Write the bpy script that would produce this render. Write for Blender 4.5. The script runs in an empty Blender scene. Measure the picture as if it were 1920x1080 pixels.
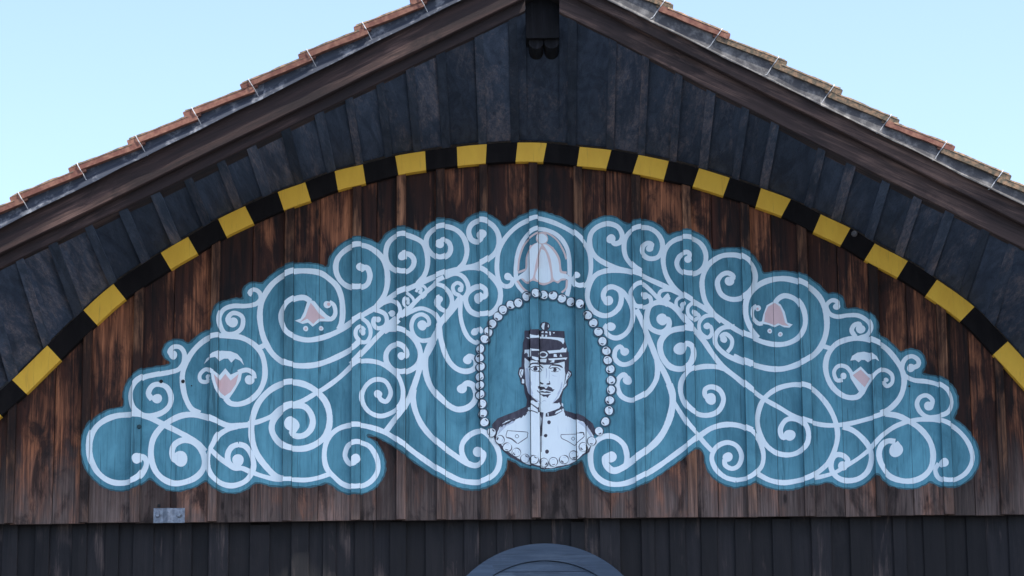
import bpy, math, random
from mathutils import Matrix, Vector
from mathutils.geometry import tessellate_polygon
R = math.radians
random.seed(7)
scene = bpy.context.scene

# ------------------------------------------------------------------ camera
CAM_D, CAM_H = 15.0, 1.6
PITCH, ROLL, YAW = R(11.87), R(-0.45), R(0.62)
FPX = 5043.0
cam_data = bpy.data.cameras.new('camera')
cam_data.sensor_width = 36
cam_data.lens = 36 * FPX / 1920
cam_data.clip_end = 2000
cam = bpy.data.objects.new('camera', cam_data)
scene.collection.objects.link(cam)
CAM_ROT = Matrix.Rotation(YAW, 3, 'Z') @ Matrix.Rotation(math.pi / 2 + PITCH, 3, 'X') @ Matrix.Rotation(ROLL, 3, 'Z')
CAM_LOC = Vector((0, -CAM_D, CAM_H))
cam.matrix_world = Matrix.Translation(CAM_LOC) @ CAM_ROT.to_4x4()
scene.camera = cam

# ------------------------------------------------------------------ sky, sun, exposure
SUN_DIR = Vector((0.40, -0.30, 0.87)).normalized()          # towards the sun: high, grazing the gable
elev = math.asin(SUN_DIR.z)
world = bpy.data.worlds.new('World')
scene.world = world
world.use_nodes = True
wn = world.node_tree.nodes
wl = world.node_tree.links
bg = wn['Background']
sky = wn.new('ShaderNodeTexSky')
sky.sky_type = 'NISHITA'
sky.sun_disc = False
sky.sun_elevation = elev
sky.sun_rotation = math.atan2(SUN_DIR.x, SUN_DIR.y)
sky.air_density = 0.75
sky.dust_density = 1.8
sky.ozone_density = 2.4
sky_tone = wn.new('ShaderNodeHueSaturation')                # a slightly hazy, paler blue all over the sky
sky_tone.inputs['Saturation'].default_value = 0.93
wl.new(sky.outputs[0], sky_tone.inputs['Color'])
wl.new(sky_tone.outputs[0], bg.inputs[0])
bg.inputs[1].default_value = 0.15
sun_data = bpy.data.lights.new('sun', 'SUN')
sun_data.energy = 3.0
sun_data.angle = R(0.53)
sun_data.color = (1.0, 0.95, 0.87)
sun = bpy.data.objects.new('sun', sun_data)
sun.rotation_euler = SUN_DIR.to_track_quat('Z', 'Y').to_euler()
scene.collection.objects.link(sun)
scene.view_settings.view_transform = 'Standard'
scene.view_settings.look = 'None'
scene.view_settings.gamma = 1
scene.view_settings.use_curve_mapping = False
scene.view_settings.exposure = 1.42

# ------------------------------------------------------------------ tracing data of the mural
# ---- brush strokes of the mural: (crop, width, points, blob) in crop units; the crop gives origin and scale
CROP = {'A': (150, 660, 4), 'B': (300, 520, 4), 'C': (450, 660, 4), 'D': (460, 480, 4), 'E': (620, 400, 4),
        'F': (640, 540, 4), 'G': (690, 670, 4), 'H': (860, 400, 4), 'I': (1080, 400, 4), 'J': (1090, 540, 4),
        'K': (1090, 670, 4), 'L': (1280, 470, 4), 'M': (1380, 660, 4), 'N': (1520, 540, 4), 'O': (1540, 660, 4),
        'P1': (880, 530, 8), 'P2': (1020, 530, 8), 'P3': (880, 650, 8), 'P4': (1020, 650, 8),
        'P5': (880, 760, 8), 'P6': (1020, 760, 8), 'T': (600, 394, 3.4187), 'Q': (960, 660, 10), 'R': (960, 595, 10)}
SCROLLS = [
 # left half
 [('A', 44, '425,800 470,785 498,820 490,870 455,925 400,962 330,982 250,978 180,945 120,885 82,800 72,715 85,630 125,560 190,510 270,480 350,472 430,470 500,485 570,515 650,555 730,595 820,645 890,690 940,745', (432,803,38))],
 [('A', 46, '745,815 705,805 690,750 710,695 770,662 840,672 900,720 932,790 930,860 890,922 820,965 720,986 640,962 575,905 540,825 532,740 550,650 600,575 670,520 760,478 850,470 950,490 1040,525 1120,555 1200,552 1270,545', (752,800,56)),
  ('C', 38, '60,535 120,528 180,508 240,480 290,435 350,402 420,384 480,362 560,315 640,268 740,195 830,112 862,80')],
 [('A', 44, '1180,840 1145,855 1112,820 1110,760 1140,712 1190,692', (1185,812,44)),
  ('C', 42, '-10,692 40,708 80,760 102,830 96,890 60,950 10,985 -60,1003 -130,990 -190,950 -230,890 -240,820'),
  ('A', 40, '960,830 970,760 1005,690 1040,625 1110,580 1180,560')],
 [('A', 40, '970,722 1040,790 1110,840 1160,872 1215,872 1270,895'), ('C', 36, '70,895 150,925 250,952 330,957 400,957 490,960 580,945 680,912')],
 [('C', 48, '420,560 395,610 430,632 485,622 530,580 546,520 530,460 485,410 420,400 350,418 285,470 246,525 240,590 272,655 330,705 400,725 490,722 570,690 630,640 665,570 672,480 650,390 600,320 530,265 450,234 370,230 290,250 210,300 140,380 102,470 86,560 90,650 112,730 145,795 200,865 260,925 320,955', (390,545,54))],
 [('C', 40, '880,790 860,835 820,835 790,790 792,745 815,700 860,680 910,682 970,708 1012,765 1034,830 1030,900 990,962 930,1000 850,1012 770,990 705,935 655,880 634,810 635,730 655,660 700,602 770,562 860,548 960,560 1070,595 1150,640 1225,692', (868,808,37)),
  ('G', 42, '265,648 350,715 440,780 530,842 620,890 700,925 790,938 850,933 910,905 960,860 984,800 984,730 960,660 910,597 850,557 790,568 738,605 705,660 708,730 745,800')],
 [('G', 44, '830,715 868,730 850,790 800,812 730,787 650,735 560,670 470,590 400,500 355,400 338,310 345,240', (825,710,38))],
 [('G', 46, '128,565 185,488 245,415 300,325 340,230 378,115 405,20'), ('F', 50, '605,580 625,520 670,445 715,350 740,280 800,200 870,110 905,55')],
 [('F', 46, '715,330 680,395 645,470 630,550 635,640 665,730 715,800 790,870 865,910 940,900 992,858 1010,800 990,735 945,715 910,740', (905,755,36))],
 [('F', 42, '735,300 750,400 790,520 850,595 920,625 980,615 1010,580 1000,530 960,512 945,530', (945,540,32))],
 [('F', 34, '895,90 893,200 915,300 955,375 1010,412 1030,395'), ('F', 30, '1000,330 1035,310 1060,345', (1000,330,27))],
 [('E', 42, '1120,640 1160,630 1160,580 1100,552 1035,590 1012,650 1038,722 1090,756 1160,760 1222,735 1265,670 1272,580 1240,510 1180,452 1110,412 1040,405 970,420 900,450', (1112,638,38))],
 [('E', 42, '1130,165 1125,205 1090,215 1050,190 1036,130 1065,78 1130,55 1200,80 1250,140 1264,220 1240,290 1180,345 1100,388 1000,412 920,430 840,452 740,492 650,535 570,570 500,598 420,650 340,705 260,752 170,808 100,855', (1132,165,36)),
  ('D', 42, '810,492 730,545 660,582 570,614 470,630 380,612 310,572 275,500 272,430 310,360 370,322 440,312 490,340')],
 [('D', 44, '700,550 722,500 730,420 722,320 690,232 630,172 560,127 460,112 360,118 280,152 200,215 142,300 115,380 110,470 125,570 155,655 210,740 290,800 390,822 500,820 600,795 720,742 810,690 860,645')],
 [('E', 32, '235,890 250,870 225,855 195,880 192,925 220,960 265,965 295,925 298,870 275,820 230,785', (240,893,22))],
 [('E', 34, '350,795 325,790 322,830 350,862 400,850 422,810 410,760 370,735 330,725', (355,797,22))],
 [('T', 26, '460,668 445,650', (463,663,20)), ('T', 27, '395,600 455,582 500,606 517,655 495,700')],
 [('E', 24, '580,665 580,640 555,648 552,690 585,712 620,690 618,640 570,595', (580,672,13))],
 [('E', 24, '672,590 680,570 655,565 640,590', (672,592,14)), ('E', 24, '640,565 690,545 715,570 710,610 680,635')],
 [('T', 29, '735,478 640,560 560,640 500,695'), ('T', 62, '500,700 445,745 405,772'), ('T', 34, '425,755 350,830 285,900 222,965 195,988')],
 [('T', 27, '775,610 745,600 750,570 770,560', (764,580,24)), ('T', 30, '795,437 738,472 800,500 838,545 845,600 815,650 775,640 745,600')],
 [('T', 26, '905,512 908,482 880,466 852,490 862,530 895,548', (900,510,17)), ('T', 30, '800,430 870,408 922,432 950,488 940,540 905,575')],
 [('T', 28, '660,740 698,730 690,690 650,668 605,688 586,740 602,800 650,836 715,826 755,790 768,730 740,672 690,640 640,630 575,655 520,690', (655,738,31))],
 [('F', 42, '455,515 490,508 480,460 430,428 375,440 338,490 340,555 380,610 450,635 530,610 580,560 592,480 560,400 500,340 420,310 330,310', (452,518,28))],
 [('C', 36, '1040,325 1060,360 1100,370 1130,315 1118,260 1080,215 1010,208 950,248 915,320 925,390 970,450 1040,480 1100,472 1170,435 1215,380 1226,310 1212,240 1180,175 1130,132 1060,88 980,68 900,72 840,105', (1035,315,30))],
 [('E', 42, '235,410 275,410 295,470 272,535 210,558 130,548 70,500 40,430 48,350 100,285 180,243 260,245 330,280 390,340 422,430 425,530 400,620 340,705', (228,410,32))],
 [('E', 40, '545,335 550,305 595,310 625,350 612,405 560,440 490,430 438,390 414,320 425,240 470,185 540,160 620,180 690,222 722,300 726,390 700,470 650,530', (540,330,32))],
 [('E', 40, '825,240 840,208 882,215 900,262 882,312 820,337 760,306 720,250 722,180 768,125 840,100 910,110 970,147 1010,210 1022,290 1000,370 955,422', (818,238,33))],
 [('B', 42, '490,905 530,945 600,950 680,918 748,850 784,760 785,660 760,570 700,500 610,452 520,440 420,440 340,470 260,540 200,630 170,720 170,800 190,900 235,985 300,1020')],
 [('B', 40, '735,535 805,498')],
 [('B', 38, '100,585 72,560 100,523 150,525 182,570 178,640 140,690 80,710 0,725', (98,582,32)),
  ('A', 42, '600,163 560,170 480,190 420,232 386,300 386,370 410,430 470,472 540,478 620,452 672,400 682,330 650,265 590,242 540,257 514,310 540,358', (578,350,36))],
 [('B', 36, '690,130 670,115 700,92 742,110 757,160 720,200 640,215 550,215 480,240 446,300 455,370 490,420 560,420 612,380 622,310 590,275 540,270 508,310 520,350', (545,338,38))],
 [('H', 36, '378,480 405,500 392,538 350,548 310,520 290,450 288,370 302,280 340,200 400,130 470,78 550,45 600,38 700,65 800,110 880,160 940,222 982,300 992,400 982,480 960,530 910,550 868,532 858,495 885,470', (370,475,28)), ],
 [('H', 34, '490,595 445,540 430,470 430,390 445,300 480,212 540,142 610,118 700,140 770,192 815,270 830,360 832,460 830,540 812,620', (885,472,24))],
 # right half
 [('I', 40, '265,195 290,228 335,212 346,160 312,102 240,78 170,97 120,140 102,200 112,270 152,330 220,375 300,410 400,437 480,462 560,500 680,553 780,602 880,662 1000,735 1080,790 1180,860 1270,912', (262,192,34)),
  ('L', 40, '450,625 520,650 600,684 700,704 790,694 870,650 910,580 914,500 890,420 840,362 770,338 720,358 692,395')],
 [('I', 38, '555,262 570,235 540,222 505,245 498,300 545,338 610,330 645,275 645,210 610,150 550,112 480,108 420,130 375,180 360,250 375,330 430,400 490,445', (553,262,27))],
 [('I', 38, '838,355 850,318 825,300 775,325 756,380 785,435 850,457 920,440 965,385 972,300 930,225 850,186 770,190 700,230 660,300 656,380 680,470 730,550 800,615', (836,356,26))],
 [('L', 40, '355,230 378,195 340,168 290,185 260,240 285,322 350,362 430,360 500,312 540,240 540,160 500,85 430,42 360,32 280,45 200,100 156,180 145,260 165,370 220,460 290,535', (350,230,34))],
 [('I', 40, '240,655 215,650 205,608 228,565 275,552 325,580 340,640 320,710 260,760 190,764 120,720 86,640 96,550 140,470 210,435 300,428 400,437', (242,656,36))],
 [('I', 38, '290,555 350,590 400,660 426,740 416,830 375,900 310,935 250,920 214,870 235,835', (262,850,33))],
 [('J', 38, '320,475 290,440 255,470 252,530 300,572 360,566 420,522 470,440 490,370 482,320', (325,478,31))],
 [('J', 40, '345,690 320,650 280,680 270,740 300,810 370,842 440,820 510,770 560,690 572,610 565,540', (345,692,34))],
 [('J', 44, '410,170 450,250 490,340 530,440 570,540 615,620 655,710 675,790'),
  ('K', 52, '660,200 684,280 680,380 650,490 590,600 500,690 400,762 310,828 240,850 190,812 178,755 215,735', (225,748,40))],
 [('K', 42, '335,812 342,740 320,660 260,605 190,590 120,622 76,690 70,780 92,860 150,922 230,952 330,945 440,900 560,830 700,730 820,640 900,580 980,530 1080,505 1180,512 1280,552'),
  ('M', 36, '110,590 150,630 185,690 206,770 195,850 150,905 90,945 0,962'),
  ('K', 38, '1160,922 1080,900 1010,840 978,760 1000,690 1050,650 1110,640 1170,670 1202,740 1180,810 1130,835 1080,810 1075,765', (1098,748,36))],
 [('K', 36, '690,330 740,410 800,500 880,590 930,650 990,712')],
 [('J', 42, '610,240 652,235 655,290 612,330 560,325 510,290 490,220 512,140 570,108 640,115 700,150 770,230 840,310 920,400 980,490 1060,590 1160,670 1280,768', (605,235,42)),
  ('M', 36, '120,288 210,352 330,420 430,480 540,520 640,545 740,550 860,535 980,505 1080,475 1150,440')],
 [('M', 40, '400,625 350,640 333,580 370,515 430,500 500,530 537,600 530,690 470,750 390,772 300,755 220,690 175,600 160,510 180,410 220,340 290,285 370,255 460,245 550,265 630,330 700,420 745,520 762,620 745,720 700,820 630,890 550,940 450,968 350,980 250,960 165,915', (402,624,42))],
 [('J', 46, '745,460 790,425 832,450 840,510 808,580 740,608 660,585 605,510 590,430 612,370 670,322 760,303 835,312', (740,455,46))],
 [('J', 40, '970,830 930,810 930,760 980,742 1040,770 1066,840 1030,920 950,955 860,940 780,870 745,780 755,690 810,622 900,592 1000,590 1070,605', (970,832,42))],
 [('I', 34, '515,615 555,630 560,680 510,705 445,700 415,640 410,590 445,545 495,530 550,570 620,640 690,690', (515,618,28))],
 [('I', 28, '680,640 690,610 650,650 622,620 640,582 700,575 760,600', (682,637,24))],
 [('I', 28, '800,690 790,725 755,700 755,652 800,622 840,635', (800,685,20))],
 [('I', 30, '895,750 922,770 885,802 842,772 838,715 880,680 930,690', (890,750,24))],
 [('I', 30, '985,845 1010,850 1018,900 985,932 932,892 925,822 970,772 1045,770 1080,800', (982,845,25))],
 [('I', 32, '1110,945 1090,920 1125,905 1168,945 1165,1000 1135,1042', (1108,945,26)),
  ('J', 38, '1150,290 1060,300 1010,350 1008,420 1070,490 1160,540 1275,582'),
  ('L', 44, '380,790 460,830 560,865 660,886 760,885 870,850 960,800 1030,730 1070,640 1082,540 1065,430 1020,340 930,262 830,222 740,210 640,225 560,265 500,330 470,410 475,510 510,590 565,655')],
 [('N', 36, '75,430 145,452')],
 [('N', 34, '195,140 200,105 160,92 120,130 140,190 200,215 280,205 360,208 428,250 450,300 425,352 370,372', (195,138,26)),
  ('N', 36, '375,305 365,268 325,280 308,320 335,365', (374,308,34))],
 [('N', 42, '392,775 345,818 260,815 180,760 130,680 112,590 130,500 190,422 280,385 370,378 460,395 560,450 640,540 690,630 700,720 670,820 600,900 520,945')],
 [('N', 36, '760,600 805,580 805,540 760,512 710,532 685,590 700,650 770,690 870,702 960,727 1028,780 1054,860 1030,930 970,962 880,968 822,930 797,870 820,820 870,806 912,840 905,885', (752,600,30)),
  ('N', 30, '880,888 890,886', (885,886,34))],
 [('O', 44, '480,465 570,478 650,515 740,575 810,662 838,760 825,860 770,930 690,965 600,965 510,930 447,850 427,770 447,705 500,668 555,672', (560,735,52)), ('O', 50, '555,680 585,720')],
 [('O', 36, '380,708 460,625 560,555 680,515 790,505 900,520 1000,570 1080,650 1125,740 1130,820 1090,900 1020,950 950,965 880,945 855,885 880,835', (915,835,33))],
 [('M', 42, '800,560 860,580 920,620 990,700 1016,790 990,890 920,950 830,965 760,940 716,880 718,810 750,772 800,775 838,810 825,850', (800,855,34))],
 [('M', 32, '590,945 660,930 740,905 800,870 900,810 980,750 1035,700')],
]
PEARLS = {'P1': '855,210 1000,175 1115,185 735,305 620,335 505,410 430,510 343,622 285,750 235,865 165,1005',
          'P2': '135,195 268,240 400,290 535,335 655,490 740,605 815,740 878,880 935,1025',
          'P3': '155,180 170,315 158,460 158,590 165,730 195,875 205,1015',
          'P4': '955,205 995,340 1005,505 1005,650 985,805 975,960',
          'P5': '230,270 335,410 460,520 570,630 705,710 835,800 970,830 1120,860 1260,850',
          'P6': '920,245 825,390 715,540 590,640 445,750 300,815'}
# flowers: (crop, label, white outlines, pink outlines, strokes, dots)
FLOWERS = [
 ('B', 'pink tulip under a white scalloped arc in the left scrollwork',
  ['385,690 445,735 490,682 530,730 620,690 605,770 560,850 520,908 480,915 450,900 415,840 393,770',
   '330,650 350,610 400,570 460,550 530,555 580,575 615,615 630,660 600,625 565,610 535,640 510,610 480,610 445,630 420,605 370,615'],
  ['410,735 450,775 490,725 530,775 590,725 570,800 530,860 485,890 450,860 425,800'],
  [(30, '400,715 345,690 300,730 305,775 345,785 370,765', (362,748,20)), (34, '585,712 650,695 700,720 710,760', (672,770,36))], []),
 ('D', 'pink bell flower hanging inside the left scrollwork ring',
  ['465,340 490,330 520,340 560,390 610,440 650,465 600,490 560,490 505,530 470,500 430,510 370,485 415,470 440,420'],
  ['490,352 515,380 550,430 600,470 550,470 510,510 465,470 410,498 450,455 470,400'],
  [(32, '600,475 650,470 675,430 665,370 630,345', (615,365,28))],
  [(453,545,20,9), (568,543,18,8), (625,362,0,13)]),
 ('L', 'pink bell flower hanging inside the right scrollwork ring',
  ['690,375 735,405 765,460 785,540 825,555 800,578 760,575 725,558 690,575 640,555 590,548 605,480 630,410'],
  ['690,392 730,420 750,470 768,540 798,566 750,560 715,545 690,560 650,545 612,533 617,470 640,420'],
  [(30, '600,545 565,545 525,500 525,440 555,412', (565,432,22))],
  [(653,603,18,8), (732,628,18,8), (562,436,0,9)]),
 ('N', 'pink diamond tulip under a white scalloped arc in the right scrollwork',
  ['375,588 430,645 470,650 485,660 430,740 405,790 370,790 300,680 290,640 320,630',
   '297,545 310,510 350,485 400,478 450,490 490,520 508,558 480,540 450,545 430,558 405,540 380,540 360,558 335,540'],
  ['375,612 445,680 405,745 315,655'],
  [(30, '320,660 270,595 210,585 175,630 195,690 240,690', (246,660,24)), (30, '440,700 490,640 550,615 607,650 610,710 570,737 540,700', (565,690,18))], []),
]
CREST_PINK = [(14, '446,430 455,340 490,240 550,180 612,148 672,152 740,204 788,285 808,345'), (16, '440,505 480,560 520,592'), (16, '812,500 806,560 772,595'),
              (16, '545,250 512,330 508,410 495,425 445,445'), (16, '700,255 742,330 760,430 810,445')]
CREST_PINKPOLY = ['600,225 660,225 720,270 760,340 775,430 830,470 800,500 770,505 745,525 715,510 695,520 640,540 590,525 555,515 515,530 475,500 455,470 500,430 505,330 545,255']
CREST_WHITE = ['600,222 620,238 605,270 590,330 575,400 565,460 550,500 510,512 478,488 440,505 450,470 500,432 515,400 518,320 548,262',
               '620,268 645,282 665,330 680,400 690,460 684,508 630,522 580,503 579,460 600,400 605,320',
               '632,232 660,236 700,272 738,330 753,390 760,442 810,458 832,480 832,505 800,490 770,490 740,508 712,490 702,430 690,350 668,290']
TEAL_OUT = '1003,394 1012,395 1021,396 1030,399 1039,402 1048,405 1057,409 1066,414 1075,419 1084,424 1093,430 1100,423 1108,415 1117,410 1126,406 1135,404 1144,404 1153,406 1162,410 1171,416 1179,418 1188,414 1197,412 1206,411 1215,412 1224,414 1233,419 1242,425 1249,434 1256,438 1265,434 1274,432 1283,431 1292,431 1301,433 1310,437 1319,442 1327,450 1333,459 1337,467 1345,467 1354,464 1363,463 1372,463 1381,463 1390,465 1399,469 1408,474 1417,481 1423,490 1428,499 1430,508 1437,511 1446,508 1455,507 1464,507 1473,507 1482,508 1491,510 1500,513 1509,516 1518,520 1527,526 1536,533 1545,542 1553,549 1562,548 1571,550 1580,555 1584,564 1585,573 1590,577 1599,576 1608,577 1617,579 1626,583 1635,590 1642,598 1646,607 1647,616 1647,625 1654,630 1663,635 1672,642 1681,651 1689,658 1698,655 1707,653 1716,654 1725,658 1733,666 1737,675 1737,684 1734,693 1731,699 1740,701 1749,703 1758,705 1767,709 1776,714 1785,721 1792,730 1796,739 1798,748 1798,757 1797,766 1794,775 1790,784 1798,790 1807,797 1816,806 1823,815 1829,824 1833,833 1836,842 1838,851 1838,860 1837,869 1834,878 1829,887 1823,896 1814,904 1805,909 1796,913 1787,916 1778,916 1769,915 1760,913 1751,908 1743,905 1734,910 1725,914 1716,917 1707,918 1698,918 1689,917 1680,915 1671,912 1662,908 1653,901 1645,892 1639,894 1631,903 1622,909 1613,913 1604,916 1595,917 1586,917 1577,915 1568,912 1559,907 1550,906 1541,908 1532,910 1523,911 1514,913 1505,915 1496,917 1487,919 1478,920 1469,920 1460,920 1451,918 1442,916 1433,913 1424,908 1415,907 1406,911 1397,913 1388,914 1379,916 1370,914 1361,912 1352,908 1343,902 1334,894 1327,885 1323,876 1320,867 1319,858 1317,849 1309,842 1300,846 1291,853 1282,860 1273,866 1264,873 1255,879 1246,886 1237,892 1228,897 1219,903 1210,908 1201,912 1192,916 1183,920 1174,922 1165,924 1156,924 1147,924 1138,922 1129,919 1120,914 1111,908 1103,899 1098,890 1095,881 1093,872 1090,866 1082,871 1073,873 1065,879 1056,880 1047,882 1038,885 1029,884 1020,886 1011,883 1002,882 993,880 984,878 975,876 967,869 959,865 952,863 952,872 949,881 945,890 939,899 930,907 921,912 912,917 903,919 894,920 885,920 876,919 867,918 858,915 849,912 840,908 831,903 822,898 813,893 804,887 795,881 786,874 777,868 768,861 759,854 750,848 741,841 732,835 723,829 714,825 705,820 696,818 690,818 698,822 707,829 713,838 718,847 722,856 724,865 724,874 724,883 721,892 717,901 710,910 701,918 692,923 683,926 674,928 665,928 656,928 647,926 638,923 629,917 620,910 612,907 603,910 594,912 585,914 576,915 567,915 558,915 549,914 540,914 531,915 522,914 513,913 504,912 495,909 486,907 477,908 468,916 459,921 450,924 441,926 432,926 423,925 414,923 405,919 396,913 387,904 379,906 370,912 361,916 352,919 343,921 334,923 325,922 316,921 307,917 298,912 289,905 280,899 272,906 263,912 254,916 245,919 236,921 227,922 218,922 209,920 200,917 191,913 182,907 173,898 166,889 161,880 157,871 155,862 153,853 152,844 152,835 153,826 155,817 158,808 162,799 169,790 177,782 186,776 195,771 204,767 213,765 222,763 230,761 231,753 230,744 230,735 233,726 237,717 243,708 251,701 260,695 269,691 278,689 287,687 296,685 305,685 314,683 317,679 308,673 304,664 304,655 308,646 316,639 325,635 334,635 343,637 352,643 359,638 368,630 377,624 386,619 395,616 397,609 396,600 397,591 400,582 406,573 415,565 424,562 433,559 442,558 451,559 454,554 453,545 458,536 467,530 476,528 485,530 494,528 502,519 511,512 520,505 529,500 538,496 547,494 556,492 565,492 574,492 583,492 592,494 601,495 610,499 614,494 616,485 620,476 627,467 635,459 644,453 653,448 662,445 671,444 680,444 689,446 698,449 707,454 713,451 719,442 728,434 737,429 746,426 755,425 764,425 773,428 782,431 791,431 798,423 806,417 815,413 824,410 833,410 842,410 851,412 860,416 868,417 875,408 884,403 893,399 902,398 911,399 920,402 929,407 938,415 945,423 954,418 963,411 972,405 981,401 990,398 999,395'
TEAL_IN = '1003,397 1012,398 1021,399 1030,402 1039,405 1048,408 1057,412 1066,417 1075,422 1084,428 1093,433 1100,427 1108,419 1117,413 1126,409 1135,407 1144,407 1153,409 1162,413 1171,420 1179,421 1188,417 1197,415 1206,414 1215,415 1224,417 1233,422 1242,429 1248,438 1256,441 1265,437 1274,435 1283,434 1292,434 1301,436 1310,440 1319,445 1327,454 1332,463 1336,471 1345,470 1354,467 1363,466 1372,466 1381,466 1390,468 1399,472 1408,477 1416,485 1422,494 1426,503 1429,512 1437,514 1446,511 1455,510 1464,510 1473,510 1482,511 1491,513 1500,516 1509,519 1518,523 1527,529 1536,537 1545,546 1553,552 1562,551 1571,553 1579,559 1582,568 1582,577 1590,580 1599,579 1608,580 1617,582 1626,586 1635,593 1641,602 1644,611 1644,620 1645,628 1654,633 1663,639 1672,646 1681,655 1689,662 1698,658 1707,656 1716,657 1725,662 1732,670 1734,679 1733,688 1728,696 1731,703 1740,704 1749,706 1758,708 1767,712 1776,717 1785,725 1790,734 1794,743 1795,752 1795,761 1793,770 1788,779 1789,787 1798,793 1807,801 1816,810 1822,819 1828,828 1831,837 1834,846 1835,855 1835,864 1833,873 1829,882 1823,891 1815,899 1806,906 1797,910 1788,912 1779,913 1770,913 1761,910 1752,905 1744,901 1735,907 1726,911 1717,914 1708,915 1699,915 1690,914 1681,913 1672,910 1663,905 1654,898 1646,889 1639,889 1632,898 1623,905 1614,910 1605,913 1596,914 1587,914 1578,913 1569,909 1560,904 1551,903 1542,905 1533,907 1524,908 1515,909 1506,912 1497,914 1488,916 1479,917 1470,917 1461,917 1452,916 1443,913 1434,910 1425,906 1416,903 1407,908 1398,910 1389,911 1380,913 1371,911 1362,909 1353,905 1344,899 1335,891 1329,882 1325,873 1323,864 1322,855 1318,846 1310,838 1301,842 1292,849 1283,855 1274,862 1265,869 1256,875 1247,882 1238,888 1229,894 1220,899 1211,904 1202,909 1193,913 1184,916 1175,919 1166,920 1157,921 1148,921 1139,919 1130,917 1121,912 1112,905 1105,896 1100,887 1097,878 1095,869 1091,863 1083,867 1074,869 1066,875 1057,877 1048,878 1039,882 1030,881 1021,883 1012,881 1003,879 994,878 985,875 976,873 969,866 960,862 951,859 949,867 948,876 945,885 939,894 931,903 922,909 913,913 904,916 895,917 886,917 877,916 868,915 859,913 850,909 841,905 832,901 823,896 814,891 805,885 796,878 787,872 778,865 769,859 760,852 751,845 742,839 733,832 724,827 715,822 706,818 697,815 688,814 689,821 698,825 706,833 713,842 717,851 720,860 721,869 721,878 720,887 716,896 711,905 702,913 693,919 684,923 675,925 666,925 657,925 648,923 639,920 630,914 621,907 613,904 604,906 595,909 586,910 577,912 568,912 559,912 550,911 541,911 532,912 523,911 514,910 505,909 496,906 487,904 478,904 469,911 460,917 451,921 442,923 433,923 424,923 415,920 406,916 397,910 388,901 380,902 371,909 362,913 353,916 344,918 335,920 326,919 317,918 308,915 299,909 290,902 281,895 273,901 264,908 255,913 246,916 237,918 228,919 219,919 210,917 201,915 192,910 183,904 174,895 167,886 163,877 159,868 157,859 155,850 155,841 155,832 156,823 159,814 162,805 168,796 175,787 184,780 193,775 202,771 211,768 220,766 229,765 234,759 233,750 233,741 234,732 237,723 242,714 249,706 258,699 267,695 276,692 285,690 294,689 303,688 312,687 320,683 318,677 310,670 306,661 308,652 314,643 323,639 332,638 341,639 350,645 357,644 366,636 375,628 384,623 393,620 400,615 400,606 399,597 401,588 405,579 413,570 422,565 431,563 440,561 449,562 457,560 456,551 458,542 465,534 474,531 483,532 492,533 500,525 509,517 518,510 527,504 536,500 545,497 554,496 563,495 572,495 581,495 590,496 599,498 608,501 616,500 618,491 620,482 626,473 633,464 642,457 651,452 660,449 669,447 678,447 687,449 696,451 705,456 713,457 718,448 726,439 735,433 744,429 753,428 762,428 771,430 780,433 789,435 796,428 804,421 813,416 822,414 831,413 840,413 849,415 858,418 867,421 874,414 882,407 891,403 900,401 909,402 918,404 927,409 936,417 943,425 952,423 961,416 970,410 979,405 988,402 997,399'

# ------------------------------------------------------------------ helpers
COL = scene.collection

def at(px, py, Y):
    """photo pixel -> point on the plane y = Y of the place"""
    d = CAM_ROT @ Vector((px - 960.0, 540.0 - py, -FPX))
    t = (Y - CAM_LOC.y) / d.y
    return CAM_LOC + d * t

def cpts(crop, s):
    ox, oy, k = CROP[crop]
    return [(ox + float(a.split(',')[0]) / k, oy + float(a.split(',')[1]) / k) for a in s.split()]

def ppts(s):
    return [(float(a.split(',')[0]), float(a.split(',')[1])) for a in s.split()]

def link(name, me, parent=None, mats=()):
    o = bpy.data.objects.new(name, me)
    COL.objects.link(o)
    o.parent = parent
    for m in mats:
        me.materials.append(m)
    return o

def empty(name, loc=(0, 0, 0), parent=None):
    o = bpy.data.objects.new(name, None)
    o.empty_display_size = 0.2
    COL.objects.link(o)
    o.parent = parent
    o.location = loc
    return o

def tag(o, label, cat, group=None):
    o['label'] = label
    o['category'] = cat
    if group:
        o['group'] = group

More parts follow.
